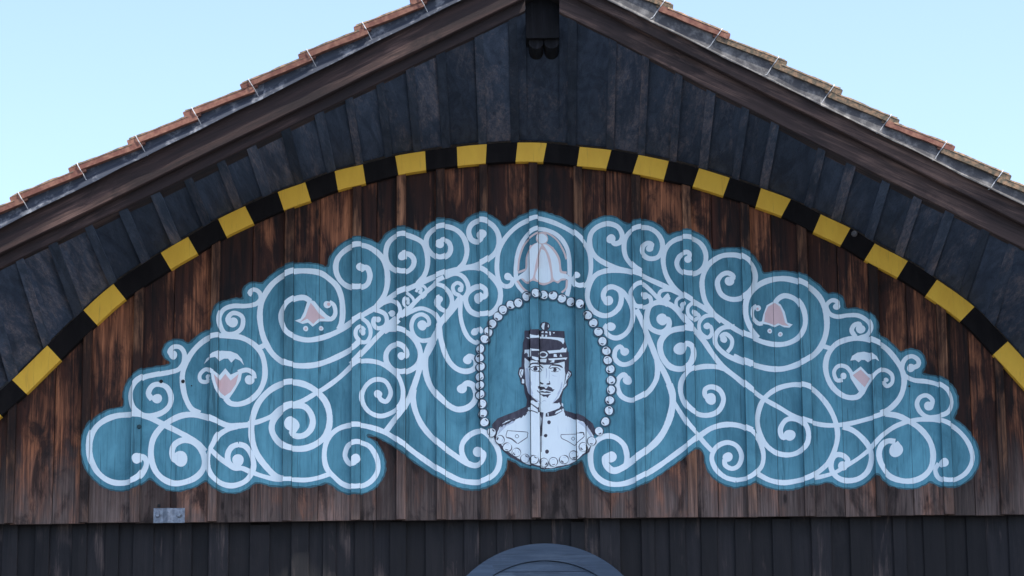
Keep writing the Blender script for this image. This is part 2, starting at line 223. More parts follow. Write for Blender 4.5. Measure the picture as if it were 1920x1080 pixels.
class MB:
    def __init__(self):
        self.v, self.f, self.m, self.t = [], [], [], []
    def poly(self, vs, mi=0, tone=0.5):
        n = len(self.v)
        self.v += [tuple(p) for p in vs]
        self.f.append(tuple(range(n, n + len(vs))))
        self.m.append(mi)
        self.t.append(tone)
    def prism(self, pts, y0, y1, mi=0):
        """xz outline extruded along y, y0 in front"""
        n = len(self.v)
        k = len(pts)
        self.v += [(p[0], y0, p[1]) for p in pts] + [(p[0], y1, p[1]) for p in pts]
        self.f.append(tuple(range(n, n + k)))
        self.f.append(tuple(range(n + 2 * k - 1, n + k - 1, -1)))
        self.m += [mi] * (k + 2)
        self.t += [0.5] * (k + 2)
        for i in range(k):
            j = (i + 1) % k
            self.f.append((n + i, n + k + i, n + k + j, n + j))
    def hexa(self, a, b, mi=0):
        """two quads joined into a closed solid"""
        n = len(self.v)
        self.v += [tuple(p) for p in a] + [tuple(p) for p in b]
        self.f += [(n, n + 1, n + 2, n + 3), (n + 7, n + 6, n + 5, n + 4)]
        self.f += [(n + i, n + 4 + i, n + 4 + (i + 1) % 4, n + (i + 1) % 4) for i in range(4)]
        self.m += [mi] * 6
        self.t += [0.5] * 6
    def mesh(self, name, recalc=True):
        me = bpy.data.meshes.new(name)
        me.from_pydata(self.v, [], self.f)
        me.polygons.foreach_set('material_index', self.m)
        a = me.attributes.new('tone', 'FLOAT', 'FACE')
        a.data.foreach_set('value', self.t)
        if recalc:
            import bmesh
            bm = bmesh.new()
            bm.from_mesh(me)
            bmesh.ops.recalc_face_normals(bm, faces=bm.faces)
            bm.to_mesh(me)
            bm.free()
        me.update()
        return me
    def build(self, name, mats, parent=None, recalc=True):
        if not isinstance(mats, (list, tuple)):
            mats = [mats]
        return link(name, self.mesh(name, recalc), parent, mats)

def catmull(P, step=2.5):
    P = [Vector(p) for p in P]
    if len(P) == 2:
        n = max(2, int((P[1] - P[0]).length / step))
        return [P[0].lerp(P[1], i / n) for i in range(n + 1)]
    Q = [2 * P[0] - P[1]] + P + [2 * P[-1] - P[-2]]
    out = []
    for i in range(1, len(Q) - 2):
        a, b, c, d = Q[i - 1:i + 3]
        n = max(2, int((c - b).length / step))
        for j in range(n):
            t = j / n
            out.append(0.5 * ((2 * b) + (c - a) * t + (2 * a - 5 * b + 4 * c - d) * t * t + (3 * b - a - 3 * c + d) * t ** 3))
    out.append(P[-1])
    return out

def tube(mb, pts, r, mi=0, k=6):
    pts = [Vector(p) for p in pts]
    rings = []
    for i, p in enumerate(pts):
        t = (pts[min(i + 1, len(pts) - 1)] - pts[max(i - 1, 0)]).normalized()
        u = t.orthogonal().normalized()
        if rings:
            u = (rings[-1][1] - t * rings[-1][1].dot(t)).normalized()
        w = t.cross(u)
        n = len(mb.v)
        mb.v += [tuple(p + (u * math.cos(a) + w * math.sin(a)) * r) for a in [2 * math.pi * j / k for j in range(k)]]
        rings.append((n, u))
    for (n0, _), (n1, _) in zip(rings, rings[1:]):
        for j in range(k):
            mb.f.append((n0 + j, n0 + (j + 1) % k, n1 + (j + 1) % k, n1 + j))
            mb.m.append(mi); mb.t.append(.5)
    for n in (rings[0][0], rings[-1][0]):
        mb.f.append(tuple(range(n, n + k))); mb.m.append(mi); mb.t.append(.5)

# ------------------------------------------------------------------ materials
class NT:
    def __init__(self, name, rough=0.7, spec=0.3):
        self.mat = bpy.data.materials.new(name)
        self.mat.use_nodes = True
        self.n = self.mat.node_tree.nodes
        self.l = self.mat.node_tree.links
        self.b = self.n['Principled BSDF']
        self.b.inputs['Roughness'].default_value = rough
        self.b.inputs['Specular IOR Level'].default_value = spec
    def new(self, t, **kw):
        n = self.n.new(t)
        for k, v in kw.items():
            setattr(n, k, v)
        return n
    def setin(self, sock, v):
        if hasattr(v, 'is_output') or isinstance(v, bpy.types.NodeSocket):
            self.l.new(v, sock)
        else:
            sock.default_value = v
    def pos(self, scale, rot=(0, 0, 0), jitter=True):
        g = self.new('ShaderNodeNewGeometry')
        src = g.outputs['Position']
        if jitter:
            oi = self.new('ShaderNodeObjectInfo')
            va = self.new('ShaderNodeVectorMath', operation='MULTIPLY_ADD')
            cb = self.new('ShaderNodeCombineXYZ')
            self.l.new(oi.outputs['Random'], cb.inputs[0])
            self.l.new(oi.outputs['Random'], cb.inputs[2])
            self.l.new(cb.outputs[0], va.inputs[0])
            va.inputs[1].default_value = (37.0, 0, 91.0)
            self.l.new(src, va.inputs[2])
            src = va.outputs[0]
        if rot != (0, 0, 0):
            m0 = self.new('ShaderNodeMapping')
            m0.inputs['Rotation'].default_value = rot
            self.l.new(src, m0.inputs[0])
            src = m0.outputs[0]
        m = self.new('ShaderNodeMapping')
        m.inputs['Scale'].default_value = scale
        self.l.new(src, m.inputs[0])
        return m.outputs[0]
    def noise(self, vec, scale=1.0, detail=4, rough=0.55, dist=0.0):
        n = self.new('ShaderNodeTexNoise')
        n.inputs['Scale'].default_value = scale
        n.inputs['Detail'].default_value = detail
        n.inputs['Roughness'].default_value = rough
        n.inputs['Distortion'].default_value = dist
        self.l.new(vec, n.inputs['Vector'])
        return n.outputs[0]
    def ramp(self, fac, stops):
        r = self.new('ShaderNodeValToRGB')
        while len(r.color_ramp.elements) < len(stops):
            r.color_ramp.elements.new(0.5)
        for e, (p, c) in zip(r.color_ramp.elements, stops):
            e.position = p
            e.color = (c, c, c, 1) if isinstance(c, (int, float)) else (*c, 1)
        self.l.new(fac, r.inputs[0])
        return r.outputs[0]
    def mix(self, fac, a, b, mode='MIX'):
        m = self.new('ShaderNodeMix', data_type='RGBA', blend_type=mode)
        self.setin(m.inputs[0], fac)
        self.setin(m.inputs[6], a if not isinstance(a, tuple) else (*a, 1))
        self.setin(m.inputs[7], b if not isinstance(b, tuple) else (*b, 1))
        return m.outputs[2]
    def math(self, op, a, b=0.0, clamp=False):
        m = self.new('ShaderNodeMath', operation=op, use_clamp=clamp)
        self.setin(m.inputs[0], a)
        self.setin(m.inputs[1], b)
        return m.outputs[0]
    def rnd(self):
        return self.new('ShaderNodeObjectInfo').outputs['Random']
    def attr(self, name):
        return self.new('ShaderNodeAttribute', attribute_name=name).outputs['Fac']
    def bump(self, h, strength=0.4, dist=0.004):
        b = self.new('ShaderNodeBump')
        b.inputs['Strength'].default_value = strength
        b.inputs['Distance'].default_value = dist
        self.l.new(h, b.inputs['Height'])
        self.l.new(b.outputs[0], self.b.inputs['Normal'])
    def color(self, c):
        self.setin(self.b.inputs['Base Color'], c if not isinstance(c, tuple) else (*c, 1))
        return self.mat

def hsv_by_random(n, col, amt):
    f = n.math('MULTIPLY_ADD', n.rnd(), amt * 2)
    n.n[-1].inputs[2].default_value = 1 - amt
    h = n.new('ShaderNodeHueSaturation')
    n.l.new(f, h.inputs['Value'])
    n.l.new(col, h.inputs['Color'])
    return h.outputs[0]

def wood(name, stain, mid, bare, cover, rot=(0, 0, 0), grey=None, grey_z=None, rough=0.75, vary=0.3, long=1.3, spec=0.3):
    """stained boards: dark stain worn through to lighter wood in long patches, fine grain along z"""
    n = NT(name, rough, spec)
    grain = n.noise(n.pos((75, 75, 1.9), rot), 1.0, 5, 0.62, 0.7)
    rings = n.noise(n.pos((13, 13, 0.8), rot), 1.0, 4, 0.55, 1.8)
    patch = n.noise(n.pos((11, 11, 2.1 * long), rot), 1.0, 7, 0.68, 0.7)
    blot = n.noise(n.pos((2.6, 2.6, 1.9 * min(1.0, long)), rot), 1.0, 3, 0.5, 0.4)
    fine = n.noise(n.pos((210, 210, 7), rot), 1.0, 2, 0.5)
    wear = n.math('ADD', n.math('MULTIPLY', patch, 0.60), n.math('MULTIPLY', blot, 0.62))
    wear = n.math('ADD', wear, n.math('MULTIPLY', n.math('SUBTRACT', grain, 0.5), 0.30))
    wear = n.math('ADD', wear, n.math('MULTIPLY', n.math('SUBTRACT', n.rnd(), 0.5), 0.12))
    c = cover + 0.085
    w = n.ramp(wear, [(c - 0.03, 0.0), (c + 0.03, 0.40), (c + 0.12, 1.0)])
    base = n.mix(n.ramp(rings, [(0.36, 0.0), (0.66, 1.0)]), stain, mid)
    tint = n.mix(n.ramp(grain, [(0.30, 0.15), (0.66, 1.0)]), mid, bare)
    tint = n.mix(n.ramp(rings, [(0.42, 0.45), (0.55, 0.0)]), tint, mid)
    col = n.mix(w, base, tint)
    if grey is not None:
        z = n.new('ShaderNodeSeparateXYZ')
        g = n.new('ShaderNodeNewGeometry')
        n.l.new(g.outputs['Position'], z.inputs[0])
        zz = n.math('ADD', z.outputs[2], n.math('MULTIPLY', n.math('SUBTRACT', patch, 0.5), 0.9))
        gm = n.new('ShaderNodeMapRange')
        n.l.new(zz, gm.inputs[0])
        gm.inputs[1].default_value, gm.inputs[2].default_value = grey_z
        gm.inputs[3].default_value, gm.inputs[4].default_value = 0.82, 0.0
        gc = n.mix(n.ramp(grain, [(0.38, 0.0), (0.66, 1.0)]), tuple(c * 0.45 for c in grey), grey)
        col = n.mix(gm.outputs[0], col, gc)
    soot = n.noise(n.pos((6.5, 6.5, 2.6 * min(1.0, long)), rot), 1.0, 6, 0.66, 0.6)
    col = n.mix(n.ramp(soot, [(0.53, 0.0), (0.64, 0.85)]), col, tuple(c * 0.85 for c in stain))
    vo = n.new('ShaderNodeTexVoronoi')
    vo.inputs['Scale'].default_value = 1.0
    n.l.new(n.pos((7.5, 7.5, 2.6), rot), vo.inputs['Vector'])
    kd = n.math('ADD', vo.outputs['Distance'], n.math('MULTIPLY', n.math('SUBTRACT', grain, 0.5), 0.05))
    col = n.mix(n.ramp(kd, [(0.055, 0.85), (0.085, 0.25), (0.13, 0.0)]), col, tuple(c * 0.8 for c in stain))
    col = n.mix(n.ramp(fine, [(0.32, 0.35), (0.5, 0.0)]), col, tuple(c * 0.4 for c in stain))
    col = hsv_by_random(n, col, vary)
    h = n.math('ADD', n.math('MULTIPLY', grain, 0.7), n.math('MULTIPLY', fine, 0.3))
    n.bump(h, 0.55, 0.004)
    return n.color(col)

M = {}
M['upper'] = wood('stained_cladding', (0.0095, 0.0048, 0.0042), (0.056, 0.0175, 0.0095), (0.37, 0.140, 0.064), 0.565,
                  grey=(0.155, 0.115, 0.100), grey_z=(3.44, 3.90), vary=0.34)
M['upper_batten'] = wood('stained_batten', (0.012, 0.006, 0.005), (0.050, 0.019, 0.010), (0.30, 0.140, 0.072), 0.525,
                         grey=(0.14, 0.10, 0.086), grey_z=(3.44, 3.90), vary=0.45)
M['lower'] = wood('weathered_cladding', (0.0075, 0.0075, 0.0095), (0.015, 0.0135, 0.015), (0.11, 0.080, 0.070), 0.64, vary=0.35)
M['soffit'] = wood('slate_painted_boards', (0.033, 0.046, 0.070), (0.060, 0.079, 0.114), (0.165, 0.140, 0.146), 0.575, rot=(R(90), 0, 0),
                   vary=0.26, rough=0.75, spec=0.2, long=0.22)
M['soffit_batten'] = wood('slate_painted_battens', (0.035, 0.048, 0.070), (0.064, 0.080, 0.110), (0.19, 0.150, 0.150), 0.57, rot=(R(90), 0, 0),
                          vary=0.34, rough=0.75, spec=0.2, long=0.22)
SL = R(64)
M['rake_left'] = wood('rake_timber_left', (0.015, 0.009, 0.009), (0.040, 0.022, 0.019), (0.135, 0.080, 0.065), 0.56, rot=(0, -SL, 0), vary=0.2, long=0.8)
M['rake_right'] = wood('rake_timber_right', (0.018, 0.011, 0.010), (0.042, 0.026, 0.022), (0.14, 0.085, 0.065), 0.57, rot=(0, SL, 0), vary=0.2, long=0.8)
M['ridge'] = wood('ridge_timber', (0.0045, 0.0045, 0.0055), (0.008, 0.008, 0.010), (0.022, 0.021, 0.023), 0.64, vary=0.1, spec=0.15)
M['dark'] = wood('dark_sheathing', (0.010, 0.008, 0.008), (0.016, 0.012, 0.011), (0.03, 0.02, 0.018), 0.6)
M['shutter'] = wood('slate_blue_paint', (0.040, 0.064, 0.100), (0.054, 0.084, 0.126), (0.085, 0.116, 0.155), 0.55, rot=(0, R(90), 0), vary=0.12, rough=0.6)

def flat_paint(name, base, spot, amt=0.5, scale=6.0, rough=0.6, worn=None, spec=0.3):
    n = NT(name, rough, spec)
    a = n.noise(n.pos((scale * 2, scale * 2, scale * 0.7), jitter=False), 1.0, 5, 0.6, 0.3)
    b = n.noise(n.pos((90, 90, 6), jitter=False), 1.0, 4, 0.6)
    c = n.mix(n.ramp(a, [(0.35, amt), (0.62, 0.0)]), base, spot)
    if worn:
        c = n.mix(n.ramp(b, [(0.60, 0.0), (0.72, 0.75)]), c, worn)
    n.bump(b, 0.35, 0.002)
    return n.color(c)

def teal_paint(name, k):
    n = NT(name, 0.62, 0.3)
    a = n.noise(n.pos((4.5, 4.5, 2.4), jitter=False), 1.0, 6, 0.68, 0.5)
    b = n.noise(n.pos((90, 90, 5), jitter=False), 1.0, 4, 0.62, 0.4)
    s = n.noise(n.pos((38, 38, 2.6), jitter=False), 1.0, 3, 0.6, 0.8)
    lo = tuple(c * k for c in (0.048, 0.180, 0.240))
    hi = tuple(c * k for c in (0.112, 0.325, 0.405))
    c = n.mix(n.ramp(a, [(0.34, 0.0), (0.64, 1.0)]), lo, hi)
    c = n.mix(n.ramp(s, [(0.30, 0.75), (0.42, 0.0)]), c, tuple(q * 0.62 for q in lo))
    c = n.mix(n.ramp(b, [(0.34, 0.35), (0.5, 0.0)]), c, tuple(q * 0.7 for q in lo))
    t = n.new('ShaderNodeHueSaturation')
    n.l.new(n.attr('tone'), t.inputs['Value'])
    n.l.new(c, t.inputs['Color'])
    n.bump(b, 0.4, 0.003)
    return n.color(t.outputs[0])

M['teal'] = teal_paint('teal_paint', 1.0)
M['teal_rim'] = teal_paint('teal_rim_paint', 0.40)
M['white'] = flat_paint('white_paint', (0.76, 0.85, 0.87), (0.70, 0.79, 0.82), 0.6, 7.0, 0.6, (0.60, 0.68, 0.74))
M['pink'] = flat_paint('pink_paint', (0.70, 0.50, 0.49), (0.62, 0.43, 0.42), 0.6, 10, 0.6)
M['pinkline'] = flat_paint('dull_pink_paint', (0.68, 0.54, 0.51), (0.62, 0.48, 0.46), 0.6, 10, 0.6)
M['ink'] = flat_paint('ink_paint', (0.044, 0.041, 0.058), (0.085, 0.080, 0.105), 0.8, 20, 0.7, (0.16, 0.155, 0.19))
M['softink'] = flat_paint('thin_ink_paint', (0.46, 0.53, 0.62), (0.56, 0.63, 0.71), 0.8, 25, 0.65)
M['halo'] = flat_paint('dark_teal_paint', (0.035, 0.10, 0.14), (0.028, 0.075, 0.105), 0.7, 12, 0.65)
M['yellow'] = flat_paint('yellow_paint', (0.88, 0.52, 0.055), (0.78, 0.43, 0.045), 0.55, 9, 0.6, (0.60, 0.34, 0.05))
M['black'] = flat_paint('black_paint', (0.0075, 0.0065, 0.007), (0.014, 0.012, 0.012), 0.7, 8, 0.8, None, 0.12)

def simple(name, base, spot, scale, rough, metal=0.0, bump=0.3, lo=0.42, hi=0.62):
    n = NT(name, rough, 0.4)
    a = n.noise(n.pos((scale, scale, scale)), 1.0, 6, 0.65)
    n.b.inputs['Metallic'].default_value = metal
    n.bump(a, bump, 0.004)
    c = n.mix(n.ramp(a, [(lo, 0.0), (hi, 1.0)]), base, spot)
    return n.color(hsv_by_random(n, c, 0.18))

M['tile'] = simple('clay_tile', (0.13, 0.050, 0.036), (0.22, 0.105, 0.070), 26, 0.85)
M['tile_moss'] = simple('mossy_clay_tile', (0.075, 0.065, 0.045), (0.24, 0.15, 0.09), 40, 0.85)
M['flashing'] = simple('weathered_lead_flashing', (0.050, 0.049, 0.052), (0.24, 0.23, 0.22), 15, 0.7, 0.0, 0.5, 0.48, 0.74)
M['flashing_shaded'] = simple('shaded_flashing', (0.030, 0.036, 0.050), (0.24, 0.25, 0.27), 12, 0.6, 0.0, 0.5, 0.52, 0.74)  # left verge: shade under the tile overhang put into a darker flashing colour
M['wire'] = simple('galvanised_wire', (0.38, 0.38, 0.38), (0.55, 0.55, 0.55), 60, 0.5, 0.3)
M['steel'] = simple('galvanised_steel', (0.12, 0.14, 0.17), (0.22, 0.25, 0.29), 30, 0.55, 0.4)
M['bolt'] = simple('bolt_steel', (0.13, 0.15, 0.18), (0.24, 0.26, 0.29), 60, 0.4, 0.6)
M['hole'] = simple('black_plug', (0.006, 0.006, 0.007), (0.01, 0.01, 0.01), 60, 0.6)
M['knob'] = simple('stone_knob', (0.08, 0.08, 0.085), (0.16, 0.15, 0.15), 90, 0.7)
M['ground'] = simple('asphalt_ground', (0.065, 0.068, 0.074), (0.105, 0.108, 0.114), 1.3, 0.95)
M['side'] = wood('side_wall_boards', (0.02, 0.013, 0.011), (0.045, 0.025, 0.018), (0.12, 0.07, 0.05), 0.56)

# ------------------------------------------------------------------ the setting
mb = MB()
mb.poly([(-600, -600, 0), (600, -600, 0), (600, 600, 0), (-600, 600, 0)])
g = mb.build('ground', M['ground'])
g['kind'] = 'structure'

# ------------------------------------------------------------------ the building
house = empty('timber_gable_building')
tag(house, 'dark timber gable with arched boarded soffit, yellow and black arch and clay tile verge', 'building')
YB, YT = -0.030, -0.064            # front of the boards, front of the battens
XW = 3.45                          # half width of the wall

def X(px, py=650):
    return at(px, py, YB).x

# outer edge of the arch, read along the photograph, on the plane of its front
YA = -0.080
ARCH = '-330,1230 -270,1090 -205,975 -130,870 -75,805 -25,755 23,712 88,648 156,582 213,532 301,474 352,444 408,411 460,386 520,360 571,342 627,321 680,308 742,292 797,283 857,275 912,270 970,267 1025,268 1088,275 1146,281 1197,290 1255,302 1310,315 1368,333 1428,353 1482,373 1540,402 1595,428 1640,456 1702,489 1757,524 1827,575 1890,640 1945,700 1990,750 2040,810 2100,890 2160,985 2220,1100 2270,1240'
arch_px = catmull(ppts(ARCH), 9)
arch = [at(p.x, p.y, YA) for p in arch_px]
ax = [p.x for p in arch]

def arch_z(x):
    if x <= ax[0]:
        return arch[0].z
    for a, b in zip(arch, arch[1:]):
        if a.x <= x <= b.x:
            return a.z + (b.z - a.z) * (x - a.x) / max(1e-9, b.x - a.x)
    return arch[-1].z

# --- upper cladding: boards with battens over the joints
BATT = [(-88, -72), (20, 36), (158, 174), (251, 269), (395, 411), (533, 550), (660, 677), (744, 761), (818, 835), (900, 916), (994, 1011),
        (1079, 1096), (1188, 1206), (1284, 1301), (1394, 1411), (1500, 1518), (1632, 1650), (1757, 1775), (1862, 1878), (1982, 1998)]
CRACK = [106, 325, 472, 598, 706, 1140, 1340, 1452, 1575, 1702, 1816, 1925]
Z_EDGE = at(1000, 973, YB).z
batt = [(X(a), X(b)) for a, b in BATT]
edges = sorted([-XW, XW] + [(a + b) / 2 for a, b in batt] + [X(c) for c in CRACK])
mb = MB()
tops = [p for p in arch if abs(p.x) < XW]
back = [(p.x, p.z - 0.045) for p in tops]
mb.prism([(back[0][0], Z_EDGE + 0.03)] + back + [(back[-1][0], Z_EDGE + 0.03)], -0.003, 0.03)
clad = mb.build('upper_cladding', M['dark'], house)
rnd = random.Random(3)

def board_solid(mb, x0, x1, zb, zt0, zt1, yf, yb, ch=0.003):
    """upright board with chamfered front arrises"""
    pts = [(x0, yb), (x0, yf + ch), (x0 + ch, yf), (x1 - ch, yf), (x1, yf + ch), (x1, yb)]
    n = len(mb.v)
    k = len(pts)
    def zt(x):
        return zt0 + (zt1 - zt0) * (x - x0) / (x1 - x0)
    mb.v += [(x, y, zb) for x, y in pts] + [(x, y, zt(x)) for x, y in pts]
    mb.f += [tuple(range(n + k - 1, n - 1, -1)), tuple(range(n + k, n + 2 * k))]
    mb.f += [(n + i, n + (i + 1) % k, n + k + (i + 1) % k, n + k + i) for i in range(k)]
    mb.m += [0] * (k + 2)
    mb.t += [0.5] * (k + 2)

SURF = []                                     # painted surface: x0, x1, y of the front, tone
for x0, x1 in zip(edges, edges[1:]):
    zb = Z_EDGE + rnd.uniform(-0.003, 0.003)
    mb = MB()
    dy = rnd.uniform(-0.002, 0.002)
    board_solid(mb, x0 + 0.0012, x1 - 0.0012, zb, arch_z(x0) - 0.08, arch_z(x1) - 0.08, YB + dy, -0.004)
    mb.build('board', M['upper'], clad)
    SURF.append([x0, x1, YB + dy, rnd.uniform(0.9, 1.06)])
dark_batt = {395: 0.78, 533: 0.70, 744: 0.70, 1079: 0.66, 818: 0.9, 251: 0.85, 1500: 0.9}
for (x0, x1), (pa, pb) in zip(batt, BATT):
    mb = MB()
    zb = Z_EDGE + rnd.uniform(-0.004, 0.005)
    board_solid(mb, x0, x1, zb, arch_z(x0) - 0.075, arch_z(x1) - 0.075, YT + rnd.uniform(-0.001, 0.001), YB + 0.0025, 0.003)
    mb.build('batten', M['upper_batten'], clad)
    new = []
    for s in SURF:
        if s[1] <= x0 or s[0] >= x1:
            new.append(s)
            continue
        if s[0] < x0:
            new.append([s[0], x0, s[2], s[3]])
        if s[1] > x1:
            new.append([x1, s[1], s[2], s[3]])
    new.append([x0, x1, YT - 0.001, dark_batt.get(pa, rnd.uniform(0.86, 1.0))])
    SURF = sorted(new)

# --- lower cladding, set back
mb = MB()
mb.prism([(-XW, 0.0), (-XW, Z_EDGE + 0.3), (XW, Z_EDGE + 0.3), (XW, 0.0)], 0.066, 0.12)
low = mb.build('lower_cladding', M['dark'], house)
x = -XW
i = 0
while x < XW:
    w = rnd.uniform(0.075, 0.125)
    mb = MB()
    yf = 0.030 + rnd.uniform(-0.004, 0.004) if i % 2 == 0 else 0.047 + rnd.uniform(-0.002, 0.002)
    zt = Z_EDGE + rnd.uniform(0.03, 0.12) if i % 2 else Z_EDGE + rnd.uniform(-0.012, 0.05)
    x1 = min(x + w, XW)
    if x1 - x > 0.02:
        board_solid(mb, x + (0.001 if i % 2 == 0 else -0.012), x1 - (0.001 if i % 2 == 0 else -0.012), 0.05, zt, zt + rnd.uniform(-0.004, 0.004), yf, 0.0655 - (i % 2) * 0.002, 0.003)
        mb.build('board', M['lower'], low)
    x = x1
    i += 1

# --- arch band: black laminated arch with yellow blocks wrapping face and underside
def arch_at(s_px):
    """point index along the arch by photo x"""
    for k, (a, b) in enumerate(zip(arch_px, arch_px[1:])):
        if a.x <= s_px <= b.x:
            t = (s_px - a.x) / (b.x - a.x)
            return k + t
    return 0 if s_px < arch_px[0].x else len(arch_px) - 1.001

def arch_frame(u):
    k = int(u)
    t = u - k
    p = arch[k].lerp(arch[k + 1], t)
    d = (arch[min(k + 2, len(arch) - 1)] - arch[max(k - 1, 0)]).normalized()
    nrm = Vector((d.z, 0, -d.x))
    return p, nrm                              # inward normal points down

BAND = 0.112
mb = MB()
prev = None
prof = [(0.0, 0.0), (BAND, 0.0), (BAND, 0.073), (0.0, 0.073)]
n0 = len(mb.v)
for k in range(len(arch)):
    p, nr = arch_frame(min(k, len(arch) - 2) + (0.999 if k == len(arch) - 1 else 0))
    mb.v += [tuple(p + nr * a + Vector((0, b, 0))) for a, b in prof]
for k in range(len(arch) - 1):
    for j in range(4):
        mb.f.append((4 * k + j, 4 * k + (j + 1) % 4, 4 * k + 4 + (j + 1) % 4, 4 * k + 4 + j))
        mb.m.append(0); mb.t.append(.5)
band = mb.build('arch_band', M['black'], house)
BLOCKS = [(-172, -125), (-72, -22), (23, 88), (156, 213), (301, 352), (408, 460), (520, 571), (627, 680), (742, 797), (857, 912), (970, 1025), (1088, 1146),
          (1197, 1255), (1310, 1368), (1428, 1482), (1540, 1595), (1640, 1702), (1757, 1827), (1890, 1955), (2025, 2085)]
for a, b in BLOCKS:
    mb = MB()
    n = 6
    lean = -0.010 if 600 < a < 1300 else 0.0
    ru, rl = rnd.uniform(-.004, .004), rnd.uniform(-.004, .004)
    for k in range(n + 1):
        u = arch_at(a + (b - a) * k / n)
        p, nr = arch_frame(u)
        tg = Vector((-nr.z, 0, nr.x)) * (-1)
        if tg.x < 0:
            tg = -tg
        j = ru if k == 0 else rl if k == n else 0
        q0 = p + nr * 0.0015 + Vector((0, -0.0022, 0)) + tg * j
        q1 = p + nr * (BAND + 0.0022) + Vector((0, -0.0022, 0)) + tg * (lean - j)
        q2 = q1 + Vector((0, 0.069, 0))
        q3 = p + nr * 0.0015 + Vector((0, 0.003, 0)) + tg * j
        q4 = p + nr * (BAND - 0.002) + Vector((0, 0.003, 0)) + tg * (lean - j)
        q5 = q4 + Vector((0, 0.066, 0))
        mb.v += [tuple(q) for q in (q0, q1, q2, q5, q4, q3)]
    for k in range(n):
        for j in range(6):
            mb.f.append((6 * k + j, 6 * k + (j + 1) % 6, 6 * k + 6 + (j + 1) % 6, 6 * k + 6 + j))
            mb.m.append(0); mb.t.append(.5)
    for s in (0, n):
        mb.f += [(6 * s, 6 * s + 1, 6 * s + 4, 6 * s + 5), (6 * s + 1, 6 * s + 2, 6 * s + 3, 6 * s + 4)]
        mb.m += [0, 0]; mb.t += [.5, .5]
    mb.build('yellow_block', M['yellow'], band)

# --- rake lines, each read from two points of the photograph on its own plane
YF = -1.00
def line(p, q, Y):
    a, b = at(p[0], p[1], Y), at(q[0], q[1], Y)
    k = (b.z - a.z) / (b.x - a.x)
    return lambda x: a.z + k * (x - a.x)
XR = at(1017, 60, YF).x
XE = 4.5
L_low = line((0, 505), (986, 22), -0.95)
L_mid = line((0, 476), (944, 16), YF)
L_fas = line((0, 430), (870, 0), YF - 0.02)
L_top = line((0, 385), (800, -6), YF - 0.02)
R_low = line((1060, 30), (1920, 468), -0.95)
R_mid = line((1150, 31), (1920, 421), YF)
R_fas = line((1150, 6), (1920, 386), YF - 0.02)
R_top = line((1240, 8), (1900, 338), YF - 0.02)

# --- ridge beam with a carved, double-lobed end
bx0, bx1 = at(986, 40, -0.86).x, at(1048, 40, -0.86).x
zb = at(1016, 71, -0.86).z
mb = MB()
mb.prism([(bx0, zb + 0.006), (bx0 + 0.006, zb), (bx1 - 0.006, zb), (bx1, zb + 0.006), (bx1, zb + 0.55), (bx0, zb + 0.55)], -0.86, -0.10)
beam = mb.build('ridge_beam', M['ridge'], house)
mb = MB()
for cx in (bx0 + 0.055, bx1 - 0.042):
    zc = zb - 0.016
    r = 0.040
    ring = [(cx + r * math.cos(a), zc + r * 0.9 * math.sin(a)) for a in [2 * math.pi * k / 20 for k in range(20)]]
    mb.prism(ring, -0.83, -0.62)
mb.build('carved_lobe', M['ridge'], beam)

# --- soffit: boards running from the rake back to the arch, battens under the joints
soffit_mb = MB()
YS0, YS1 = -0.955, -0.070
def front_z(x):
    return (L_low(x) if x < XR else R_low(x)) + 0.015
def back_z(x):
    return arch_z(x) + 0.016
xs = []
pxs_front = [-260, -200, -140, -85, -30, 35, 98, 165, 228, 290, 352, 412, 470, 535, 598, 655, 712, 768, 826, 898, 962, 1074, 1150, 1212, 1275, 1335, 1397, 1455, 1544, 1598, 1664, 1724, 1783, 1850, 1903, 1965, 2030, 2095, 2160]
for p in pxs_front:
    f = L_low if p < 1017 else R_low
    # intersect the pixel column with the rake plane at its own height
    py = 505 - 0.49 * p if p < 1017 else 30 + 0.509 * (p - 1060)
    xs.append(at(p, py, -0.95).x)
xs = [-3.6] + [x for x in xs if -3.55 < x < 3.55] + [3.6]
roofback = MB()
for xa_, xb_ in ((-3.6, XR), (3.6, XR)):
    ra = [(xa_, YS0 + .01, front_z(xa_) + 0.06), (xb_, YS0 + .01, front_z(XR) + 0.06), (xb_, 0.05, front_z(XR) + 0.06), (xa_, 0.05, front_z(xa_) + 0.06)]
    roofback.hexa(ra, [(p[0], p[1], p[2] + 0.03) for p in ra])
soff = roofback.build('arched_soffit', M['dark'], house)
def strip(mb, x0, x1, dz, th, y0=YS0, y1=YS1, dzf=0.0):
    a = [(x0, y0, front_z(x0) + dz + dzf), (x1, y0, front_z(x1) + dz + dzf), (x1, y1, back_z(x1) + dz), (x0, y1, back_z(x0) + dz)]
    b = [(p[0], p[1], p[2] + th) for p in a]
    mb.hexa(a, b)
for x0, x1 in zip(xs, xs[1:]):
    mb = MB()
    j = rnd.uniform(-0.003, 0.003)
    if x0 < XR < x1:
        strip(mb, x0, bx0 - .002, j, 0.02)
        strip(mb, bx1 + .002, x1, j, 0.02)
        zf = min(front_z(bx0), front_z(bx1)) - 0.03
        mb.hexa([(bx0 - .002, -0.85, zf), (bx1 + .002, -0.85, zf), (bx1 + .002, YS1, back_z(bx1) + j), (bx0 - .002, YS1, back_z(bx0) + j)],
                [(bx0 - .002, -0.85, zf + .02), (bx1 + .002, -0.85, zf + .02), (bx1 + .002, YS1, back_z(bx1) + j + .02), (bx0 - .002, YS1, back_z(bx0) + j + .02)])
    else:
        strip(mb, x0 + 0.0008, x1 - 0.0008, j, 0.02)
    mb.build('board', M['soffit'], soff)
